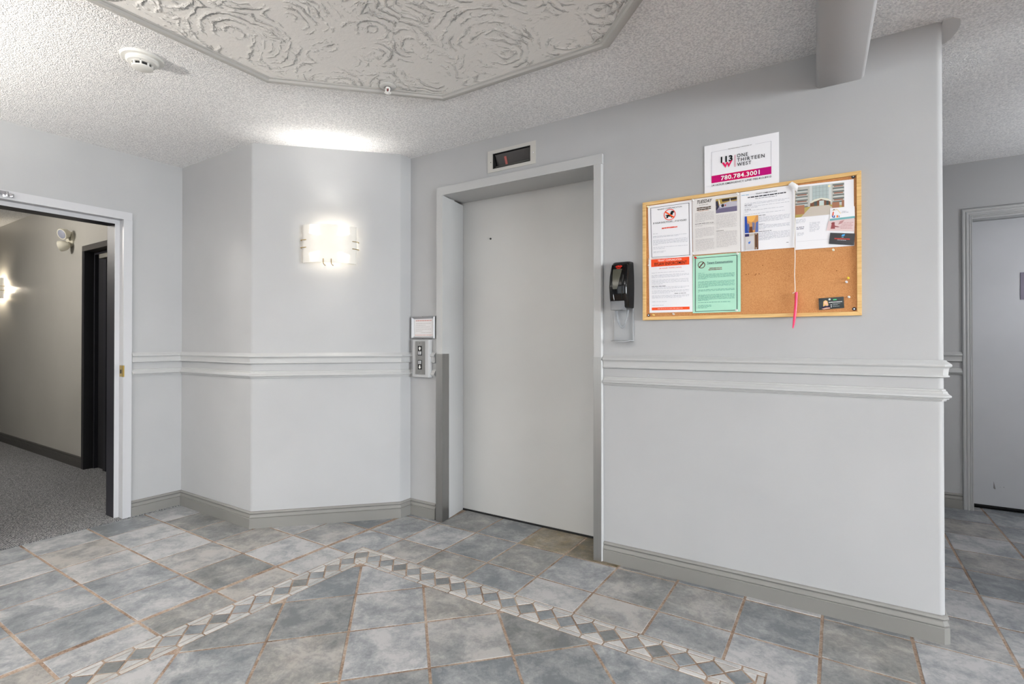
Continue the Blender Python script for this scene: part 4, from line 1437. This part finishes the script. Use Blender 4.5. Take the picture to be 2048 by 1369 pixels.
pin(-0.311, 1.366, (226, 224, 220), 'white push pin right of the portrait card', base=-0.0105)
pin(-1.040, 1.3155, (214, 208, 200), 'pale push pin in the cork below the orange-banded notice', base=-0.0105)
pin(-1.140, 1.3135, (226, 196, 120), 'yellowish push pin in the bottom left of the cork', base=-0.0105)

# ------------------------------------------------------------------ soap dispenser
DS = empty('soap_dispenser', (-1.30, 0.0, 1.18), 'glossy black wall dispenser with grey push bar beside the lift frame', 'soap dispenser')
# lofted body: half width, front depth by height
lev = [(1.352, 0.0490, 0.070), (1.358, 0.0520, 0.082), (1.40, 0.0535, 0.098), (1.46, 0.0545, 0.104), (1.52, 0.0535, 0.098), (1.565, 0.0515, 0.082), (1.588, 0.0500, 0.060), (1.594, 0.0480, 0.048)]
xc = -1.3015
rings = []
for z, hw, d in lev:
    rg = []
    cr = 0.020
    rg.append((xc - hw, -0.002, z))
    for k in range(7):
        a = R(180 + 90 * k / 6)
        rg.append((xc - hw * 0.92 + cr + cr * math.cos(a), -d + cr + cr * math.sin(a) * 1.0, z - 0.10 * max(0, d - .06) * (1 if z > 1.5 else 0)))
    for k in range(7):
        a = R(270 + 90 * k / 6)
        rg.append((xc + hw * 0.92 - cr + cr * math.cos(a), -d + cr + cr * math.sin(a), z - 0.10 * max(0, d - .06) * (1 if z > 1.5 else 0)))
    rg.append((xc + hw, -0.002, z))
    rings.append(rg)
w = MB()
k = len(rings[0])
v = [p for r_ in rings for p in r_]
f = []
for i in range(len(rings) - 1):
    for j in range(k):
        f.append((i * k + j, i * k + (j + 1) % k, (i + 1) * k + (j + 1) % k, (i + 1) * k + j))
f += [tuple(range(k - 1, -1, -1)), tuple((len(rings) - 1) * k + j for j in range(k))]
w.mesh(v, f)
body = w.build('body', M['black_gloss'], DS, smooth=40)


def front_y(z):
    for (z0, h0, d0), (z1, h1, d1) in zip(lev, lev[1:]):
        if z0 <= z <= z1:
            t = (z - z0) / (z1 - z0)
            return -(d0 + (d1 - d0) * t)
    return -0.06


w = MB()   # tapered viewing window
wz = [1.448, 1.470, 1.500, 1.530, 1.552]
L = [(-1.3260, -1.3030), (-1.3275, -1.2960), (-1.3285, -1.2900), (-1.3295, -1.2840), (-1.3300, -1.2800)]
fr = []
for z, (a, b) in zip(wz, L):
    fr.append((a, front_y(z) - 0.0016, z))
    fr.append((b, front_y(z) - 0.0016, z))
w.mesh(fr, [(2 * i, 2 * i + 1, 2 * i + 3, 2 * i + 2) for i in range(4)])
w.build('window', plain('dispenser_window', (70, 70, 60), 0.18, 0.0, 0.5), body, smooth=60)
w = MB()   # raised ribs running down the front
for xa, xb in ((-1.339, -1.322), (-1.268, -1.281)):
    w.tube([(xa + (xb - xa) * t, front_y(1.575 - 0.185 * t) - 0.001, 1.575 - 0.185 * t) for t in [i / 10 for i in range(11)]], 0.0030, 8)
w.build('rib', M['black_gloss'], body)
w = MB()   # red oval mark
rr = []
n = 28
for kx in range(n):
    a, b = 2 * math.pi * kx / n, 2 * math.pi * (kx + 1) / n
    def ov(t, s):
        z = 1.5655 + 0.0072 * math.sin(t) * s
        return (-1.3005 + 0.0175 * math.cos(t) * s, front_y(z) - 0.0022, z)
    w.poly([ov(a, 1), ov(b, 1), ov(b, .74), ov(a, .74)])
for (xa, za, xb, zb) in ((-1.310, 1.563, -1.303, 1.5685), (-1.303, 1.5685, -1.297, 1.5635), (-1.297, 1.5635, -1.290, 1.5675), (-1.308, 1.5655, -1.292, 1.5655)):
    w.poly([(xa, front_y(za) - .0022, za - .0012), (xb, front_y(zb) - .0022, zb - .0012), (xb, front_y(zb) - .0022, zb + .0012), (xa, front_y(za) - .0022, za + .0012)])
w.poly([(-1.311, front_y(1.5545) - .0022, 1.5535), (-1.289, front_y(1.5545) - .0022, 1.5535), (-1.289, front_y(1.5545) - .0022, 1.5555), (-1.311, front_y(1.5545) - .0022, 1.5555)])
w.build('logo', ink((222, 52, 34)), body, smooth=0)
w = MB()   # grey push bar
pb = [(-1.343, -0.096, 1.388), (-1.268, -0.096, 1.388), (-1.272, -0.110, 1.340), (-1.336, -0.110, 1.340)]
pb2 = [(p[0], -0.05, p[2]) for p in pb]
w.mesh(pb + pb2, [(0, 1, 2, 3), (7, 6, 5, 4), (0, 4, 5, 1), (1, 5, 6, 2), (2, 6, 7, 3), (3, 7, 4, 0)])
tag(w.build('push_bar', M['grey_p'], DS, smooth=30, bevel=0.004), 'grey push bar')
w = MB()   # drip tray: back plate, side lip, curved shelf
w.box(-1.356, -1.250, -0.005, -0.001, 1.180, 1.352)
w.box(-1.253, -1.2495, -0.013, -0.001, 1.183, 1.352)
nseg = 10
top_, bot_ = [], []
for kx in range(nseg + 1):
    t = kx / nseg
    x = -1.356 + 0.106 * t
    dep = 0.042 + 0.030 * math.sin(math.pi * (0.15 + 0.75 * t))
    top_.append((x, -dep, 1.186 - 0.006 * math.sin(math.pi * t)))
vv = []
for (x, y, z) in top_:
    vv += [(x, -0.002, 1.186), (x, y, z), (x, y, z - 0.004), (x, -0.002, 1.181)]
ff = []
for kx in range(nseg):
    b0, b1 = kx * 4, kx * 4 + 4
    ff += [(b0, b0 + 1, b1 + 1, b1), (b0 + 1, b0 + 2, b1 + 2, b1 + 1), (b0 + 2, b0 + 3, b1 + 3, b1 + 2)]
ff += [(0, 3, 2, 1), (nseg * 4, nseg * 4 + 1, nseg * 4 + 2, nseg * 4 + 3)]
w.mesh(vv, ff)
tag(w.build('drip_tray', plain('frosted_plastic', (156, 158, 160), 0.25), DS, smooth=30), 'pale grey drip tray')
w = MB()
loop = [(-1.335 + 0.064 * (kx / 20), -0.030, 1.345 - 0.092 * math.sin(math.pi * kx / 20) ** 0.75) for kx in range(21)]
w.tube(loop, 0.0058, 10)
tag(w.build('loop', M['clear'], DS, smooth=60), 'clear plastic loop')

# ------------------------------------------------------------------ floor indicator above the lift
FI = empty('floor_indicator', (-2.008, 0.0, 2.29), 'grey indicator plate with dark window showing a red 1 above the lift', 'indicator')
w = MB()
ix0, ix1, iz0, iz1 = -2.181, -1.838, 2.2235, 2.3575
jx0, jx1, jz0, jz1 = -2.142, -1.875, 2.243, 2.336
for (a, b, c, d) in ((ix0, ix1, iz0, jz0), (ix0, ix1, jz1, iz1), (ix0, jx0, jz0, jz1), (jx1, ix1, jz0, jz1)):
    w.box(a, b, -0.003, -0.0002, c, d)
w.build('face_plate', plain('indicator_plate', (186, 185, 180), 0.42, 0.15), FI, smooth=0)
w = MB()   # dark housing lining the hole
t_ = 0.004
w.box(jx0 + .0005, jx1 - .0005, -0.0045, 0.055, jz0 + .0005, jz0 + t_)
w.box(jx0 + .0005, jx1 - .0005, -0.0045, 0.055, jz1 - t_, jz1 - .0005)
w.box(jx0 + .0005, jx0 + t_, -0.0045, 0.055, jz0 + t_, jz1 - t_)
w.box(jx1 - t_, jx1 - .0005, -0.0045, 0.055, jz0 + t_, jz1 - t_)
w.box(jx0 + t_, jx1 - t_, 0.050, 0.055, jz0 + t_, jz1 - t_)
w.build('housing', M['black'], FI, smooth=0)
w = MB()   # sloping smoked window
w.mesh([(jx0 + .012, 0.034, jz0 + .016), (jx1 - .006, 0.034, jz0 + .016), (jx1 - .006, 0.004, jz1 - .007), (jx0 + .012, 0.004, jz1 - .007)], [(0, 1, 2, 3)])
win = w.build('window', M['smoked'], FI, smooth=0)
w = MB()
w.box(jx0 + .012, jx1 - .006, 0.006, 0.034, jz0 + .010, jz0 + .016)
w.build('window_sill', plain('dark_sill', (66, 66, 62), 0.3), FI, smooth=0, bevel=0.003)
w = MB()
vt, ft = text_verts('1', 0.03)
x0_, x1_ = min(p[0] for p in vt), max(p[0] for p in vt)
y0_, y1_ = min(p[1] for p in vt), max(p[1] for p in vt)
w.mesh([(-2.068 + 0.016 * (x - x0_) / (x1_ - x0_), 0.0318 - 0.030 * (0.12 + 0.62 * (y - y0_) / (y1_ - y0_)), jz0 + .016 + (0.070) * (0.12 + 0.62 * (y - y0_) / (y1_ - y0_))) for x, y in vt], ft)
e = NT('red_digit')
e.set(Base_Color=(0.28, 0.07, 0.06, 1), Roughness=0.5)
e.b.inputs['Emission Color'].default_value = (1.0, 0.22, 0.16, 1)
e.b.inputs['Emission Strength'].default_value = 0.04
w.build('digit', e.mat, FI, smooth=0)
w = MB()
w.lathe([(0.0028, 0), (0.002, 0.001)], (-2.158, -0.003, 2.287), 10, axis=(0, -1, 0))
w.build('screw', M['black'], FI)
w = MB()
w.lathe([(0.0028, 0), (0.002, 0.001)], (-1.857, -0.003, 2.290), 10, axis=(0, -1, 0))
w.build('screw', M['chrome'], FI)

# ------------------------------------------------------------------ call station and framed notice left of the lift
CS = empty('call_station', (-2.70, 0.0, 0.94), 'lift call station with up and down buttons left of the lift frame', 'call station')
w = MB()
w.prism([(-2.800, 0.0), (-2.788, -0.026), (-2.780, -0.030), (-2.645, -0.030), (-2.636, -0.026), (-2.628, 0.0)], 0.940, 1.192)
w.build('housing', M['plastic_g'], CS, smooth=0, bevel=0.002)
w = MB()
w.box(-2.756, -2.671, -0.0325, -0.0302, 0.960, 1.181)
fp = w.build('face_plate', M['steel'], CS, smooth=0)
for (z0, z1, zb, up) in ((1.086, 1.150, 1.102, True), (0.992, 1.055, 1.040, False)):
    w = MB()
    w.box(-2.733, -2.697, -0.0335, -0.0325, z0, z1)
    pl = w.build('button_plate', M['black'], CS, smooth=0)
    w = MB()
    w.box(-2.7275, -2.7025, -0.0375, -0.0335, zb - 0.0115, zb + 0.0115)
    w.build('button', M['alu'], pl, smooth=0, bevel=0.002)
    w = MB()
    zc = (z1 + zb + .0115) / 2 if up else (z0 + zb - .0115) / 2
    s_ = 1 if up else -1
    yq = -0.0338
    w.poly([(-2.715, yq, zc + s_ * 0.0135), (-2.7265, yq, zc + s_ * 0.001), (-2.7035, yq, zc + s_ * 0.001)])
    w.poly([(-2.7195, yq, zc + s_ * 0.001), (-2.7105, yq, zc + s_ * 0.001), (-2.7105, yq, zc - s_ * 0.0105), (-2.7195, yq, zc - s_ * 0.0105)])
    w.build('arrow', ink((244, 244, 240)), pl, smooth=0)
for z in (1.169, 0.975):
    w = MB()
    w.lathe([(0.003, 0), (0.002, 0.0012)], (-2.715, -0.0325, z), 10, axis=(0, -1, 0))
    w.build('screw', M['chrome'], CS)

FN = empty('framed_notice', (-2.705, 0.0, 1.195), 'small printed notice in a silver frame above the call station', 'framed notice')
nx0, nx1, nz0, nz1 = -2.8145, -2.5985, 1.1955, 1.3505
for seg in range(4):
    w = MB()
    c = [(nx0, nz0), (nx1, nz0), (nx1, nz1), (nx0, nz1)]
    fi = 0.0235
    ci = [(nx0 + fi, nz0 + fi * .75), (nx1 - fi, nz0 + fi * .75), (nx1 - fi, nz1 - fi * .75), (nx0 + fi, nz1 - fi * .75)]
    cm = [((p[0] * .65 + q_[0] * .35), (p[1] * .65 + q_[1] * .35)) for p, q_ in zip(c, ci)]
    a, b = seg, (seg + 1) % 4
    v = [(c[a][0], -0.001, c[a][1]), (c[b][0], -0.001, c[b][1]), (cm[b][0], -0.017, cm[b][1]), (cm[a][0], -0.017, cm[a][1]),
         (ci[b][0], -0.006, ci[b][1]), (ci[a][0], -0.006, ci[a][1]), (ci[b][0], -0.001, ci[b][1]), (ci[a][0], -0.001, ci[a][1])]
    w.mesh(v, [(0, 1, 2, 3), (3, 2, 4, 5), (5, 4, 6, 7), (7, 6, 1, 0), (0, 3, 5, 7), (1, 6, 4, 2)])
    w.build('frame_rail', M['alu'], FN, smooth=0)
w = MB()
w.box(nx0 + .02, nx1 - .02, -0.005, -0.001, nz0 + .012, nz1 - .012)
pg = w.build('printed_sheet', plain('notice_sheet', (214, 212, 212), 0.6), FN, smooth=0)
w = MB()
rr_ = random.Random(5)
for kx, (z, a, b, cidx) in enumerate([(1.318, .08, .92, 1), (1.300, .08, .9, 0), (1.288, .08, .6, 0), (1.276, .08, .82, 0), (1.262, .08, .9, 0), (1.250, .08, .45, 0), (1.238, .35, .92, 0), (1.222, .04, .96, 1)]):
    u = a
    while u < b:
        L_ = rr_.uniform(.04, .12)
        x0 = nx0 + .024 + (nx1 - nx0 - .048) * u
        x1 = nx0 + .024 + (nx1 - nx0 - .048) * min(b, u + L_)
        w.poly([(x0, -0.0053, z), (x1, -0.0053, z), (x1, -0.0053, z + (.005 if kx == 0 else .0028)), (x0, -0.0053, z + (.005 if kx == 0 else .0028))], cidx)
        u += L_ + .015
tag(w.build('small_print', [ink((178, 174, 174)), ink((198, 128, 116))], pg, smooth=0), kind='stuff')
for z in (1.3445, 1.2015):
    w = MB()
    w.lathe([(0.003, 0), (0.003, 0.002)], (-2.707, -0.0125, z), 10, axis=(0, -1, 0))
    w.build('screw', M['black'], FN)

# ------------------------------------------------------------------ sconces
def sconce(name, base, nx_, ny_, zc, label, metal):
    """base: point on the wall under the middle of the shade, (nx,ny) wall normal"""
    root = empty(name, (base[0], base[1], zc), label, 'wall light', 'frosted glass sconces')
    tx, ty = -ny_, nx_                       # along the wall
    def P3(t, d, z): return (base[0] + tx * t + nx_ * d, base[1] + ty * t + ny_ * d, zc + z)
    hw, hh, d0, d1 = 0.166, 0.121, 0.034, 0.098
    rad = (hw * hw + (d1 - d0) ** 2) / (2 * (d1 - d0))
    def dep(t): return d1 - rad + math.sqrt(rad * rad - t * t)
    w = MB()
    n = 28
    v, f = [], []
    for i in range(n + 1):
        t = -hw + 2 * hw * i / n
        for th in (0.0, 0.004):
            v += [P3(t, dep(t) - th, -hh), P3(t, dep(t) - th, hh)]
    for i in range(n):
        a, b = i * 4, i * 4 + 4
        f += [(a, b, b + 1, a + 1), (a + 2, a + 3, b + 3, b + 2), (a + 1, b + 1, b + 3, a + 3), (a, a + 2, b + 2, b)]
    f += [(0, 1, 3, 2), (n * 4, n * 4 + 2, n * 4 + 3, n * 4 + 1)]
    w.mesh(v, f)
    w.build('shade', M['shade'], root, smooth=50)
    w = MB()   # wall plate with two lamp holders
    v = [P3(t, d, z) for z in (-0.055, 0.055) for t, d in ((-0.06, 0.0), (0.06, 0.0), (0.06, 0.012), (-0.06, 0.012))]
    w.mesh(v, [(0, 1, 2, 3), (7, 6, 5, 4), (0, 4, 5, 1), (1, 5, 6, 2), (2, 6, 7, 3), (3, 7, 4, 0)])
    w.build('wall_plate', M['plastic_w'], root, smooth=0, bevel=0.003)
    for s in (-1, 1):
        w = MB()
        w.tube([P3(0.045 * s, 0.012, -0.01), P3(0.045 * s, 0.03, -0.01), P3(0.062 * s, 0.036, -0.01)], 0.010, 10)
        w.build('lamp_holder', M['plastic_w'], root)
    for s in (-1, 1):
        for z in (-0.024, 0.024):
            w = MB()
            e_ = hw + 0.010
            w.tube([P3(s * (hw + 0.012), 0.002, z), P3(s * (hw + 0.012), d0 - 0.004, z), P3(s * (hw + 0.004), d0 + 0.006, z), P3(s * (hw - 0.024), dep(hw - 0.024) + 0.004, z)], 0.0022, 8)
            w.build('clip', metal, root)
    for t in (-0.031, 0.017):
        w = MB()
        w.tube([P3(t, 0.002, -hh - 0.004), P3(t, 0.02, -hh - 0.010), P3(t, dep(t) + 0.002, -hh - 0.010), P3(t, dep(t) + 0.006, -hh - 0.004), P3(t, dep(t) + 0.005, -hh + 0.022)], 0.0022, 8)
        w.build('clip', metal, root)
    return root


bs = 0.474
sconce('wall_sconce', (X1 + nrm * bs, YS + nrm * bs), nrm, -nrm, 1.805, 'lit frosted glass sconce on the angled column wall', M['brass'])
sconce('wall_sconce', (-8.665, YC), 0.0, -1.0, 1.80, 'brass-clipped corridor sconce cut by the left edge of the photo', M['brass'])

# ------------------------------------------------------------------ ceiling fittings
SD = empty('smoke_detector', (-2.955, -1.565, H), 'white round smoke detector on the popcorn ceiling', 'smoke detector')
w = MB()
w.lathe([(0.082, 0.0), (0.082, -0.006), (0.078, -0.010), (0.060, -0.011)], (-2.955, -1.565, H), 40)
w.build('mounting_plate', M['plastic_w'], SD)
w = MB()
w.lathe([(0.062, -0.010), (0.062, -0.020), (0.055, -0.026), (0.043, -0.028), (0.040, -0.030)], (-2.955, -1.565, H), 40)
bd = w.build('body', M['plastic_w'], SD)
w = MB()
w.lathe([(0.031, -0.028), (0.031, -0.043)], (-2.955, -1.565, H), 24)
w.build('sensor_chamber', M['black'], SD)
w = MB()
for kx in range(8):
    a = 2 * math.pi * kx / 8 + 0.25
    c, s = math.cos(a), math.sin(a)
    w.tube([(-2.955 + 0.036 * c, -1.565 + 0.036 * s, H - 0.028), (-2.955 + 0.036 * c, -1.565 + 0.036 * s, H - 0.044)], 0.0045, 6)
w.lathe([(0.040, -0.043), (0.040, -0.047), (0.034, -0.050), (0.001, -0.0505)], (-2.955, -1.565, H), 32)
w.build('cage', M['plastic_w'], SD)
w = MB()
w.lathe([(0.0028, -0.0255), (0.002, -0.0285)], (-2.918, -1.588, H), 8)
w.build('indicator_light', M['black'], SD)

SPX, SPY, SPZ = -2.212, -0.810, H - 0.006
SP = empty('fire_sprinkler', (SPX, SPY, SPZ), 'white pendent fire sprinkler at the edge of the swirled ceiling panel', 'sprinkler')
w = MB()
w.lathe([(0.040, 0.0), (0.040, -0.003), (0.034, -0.007), (0.024, -0.009), (0.016, -0.0085), (0.0105, -0.0085)], (SPX, SPY, SPZ), 32)
w.build('escutcheon', M['enamel'], SP)
w.lathe([(0.012, -0.004), (0.012, -0.012), (0.009, -0.014)], (SPX, SPY, SPZ), 16)
w.build('body', M['enamel'], SP)
for s in (-1, 1):
    w = MB()
    w.tube([(SPX + s * 0.011, SPY, SPZ - 0.010), (SPX + s * 0.014, SPY, SPZ - 0.018), (SPX + s * 0.010, SPY, SPZ - 0.027), (SPX + s * 0.003, SPY, SPZ - 0.032)], 0.003, 8)
    w.build('frame_arm', M['enamel'], SP)
w = MB()
w.tube([(SPX, SPY, SPZ - 0.013), (SPX, SPY, SPZ - 0.028)], 0.003, 10)
w.build('glass_bulb', plain('red_bulb', (120, 26, 30), 0.1), SP)
w = MB()
gear = []
for kx in range(12):
    a = 2 * math.pi * kx / 12
    gear += [(SPX + 0.008 * math.cos(a - .26), SPY + 0.008 * math.sin(a - .26)), (SPX + 0.016 * math.cos(a - .17), SPY + 0.016 * math.sin(a - .17)), (SPX + 0.016 * math.cos(a + .17), SPY + 0.016 * math.sin(a + .17))]
w.prism(gear, SPZ - 0.0345, SPZ - 0.0325)
w.lathe([(0.008, -0.031), (0.008, -0.0335), (0.004, -0.037)], (SPX, SPY, SPZ), 16)
w.build('deflector', M['enamel'], SP)

# ------------------------------------------------------------------ emergency light in the corridor
EX, EY, EZ = -6.56, YC, 2.16
EM = empty('emergency_light', (EX, EY, EZ), 'twin-head emergency light on the corridor wall above the dark door', 'emergency light')
w = MB()
w.lathe([(0.075, 0.0), (0.075, 0.012), (0.062, 0.024), (0.02, 0.026)], (EX, EY, EZ), 28, axis=(0, -1, 0))
w.build('base_plate', M['beige_p'], EM)
for (hx_, hz_, dx, dz) in ((-6.50, 2.195, 0.35, -0.35), (-6.53, 2.085, -0.75, -0.30)):
    w = MB()
    w.tube([(EX + 0.01, EY - 0.02, EZ + (hz_ - EZ) * .5), (hx_ + .02, EY - 0.045, hz_)], 0.012, 10)
    w.build('bracket', plain('dark_bracket', (70, 68, 74), 0.5), EM)
    d = Vector((dx, -0.9, dz)).normalized()
    c = Vector((hx_, EY - 0.075, hz_))
    w = MB()
    w.lathe([(0.018, -0.055), (0.040, -0.030), (0.050, 0.0), (0.050, 0.022)], c, 24, axis=d)
    hd_ = w.build('lamp_head', M['beige_p'], EM)
    w = MB()
    w.lathe([(0.042, 0.0225), (0.030, 0.026), (0.004, 0.028)], c, 24, axis=d)
    w.build('lens', M['lens'], hd_)
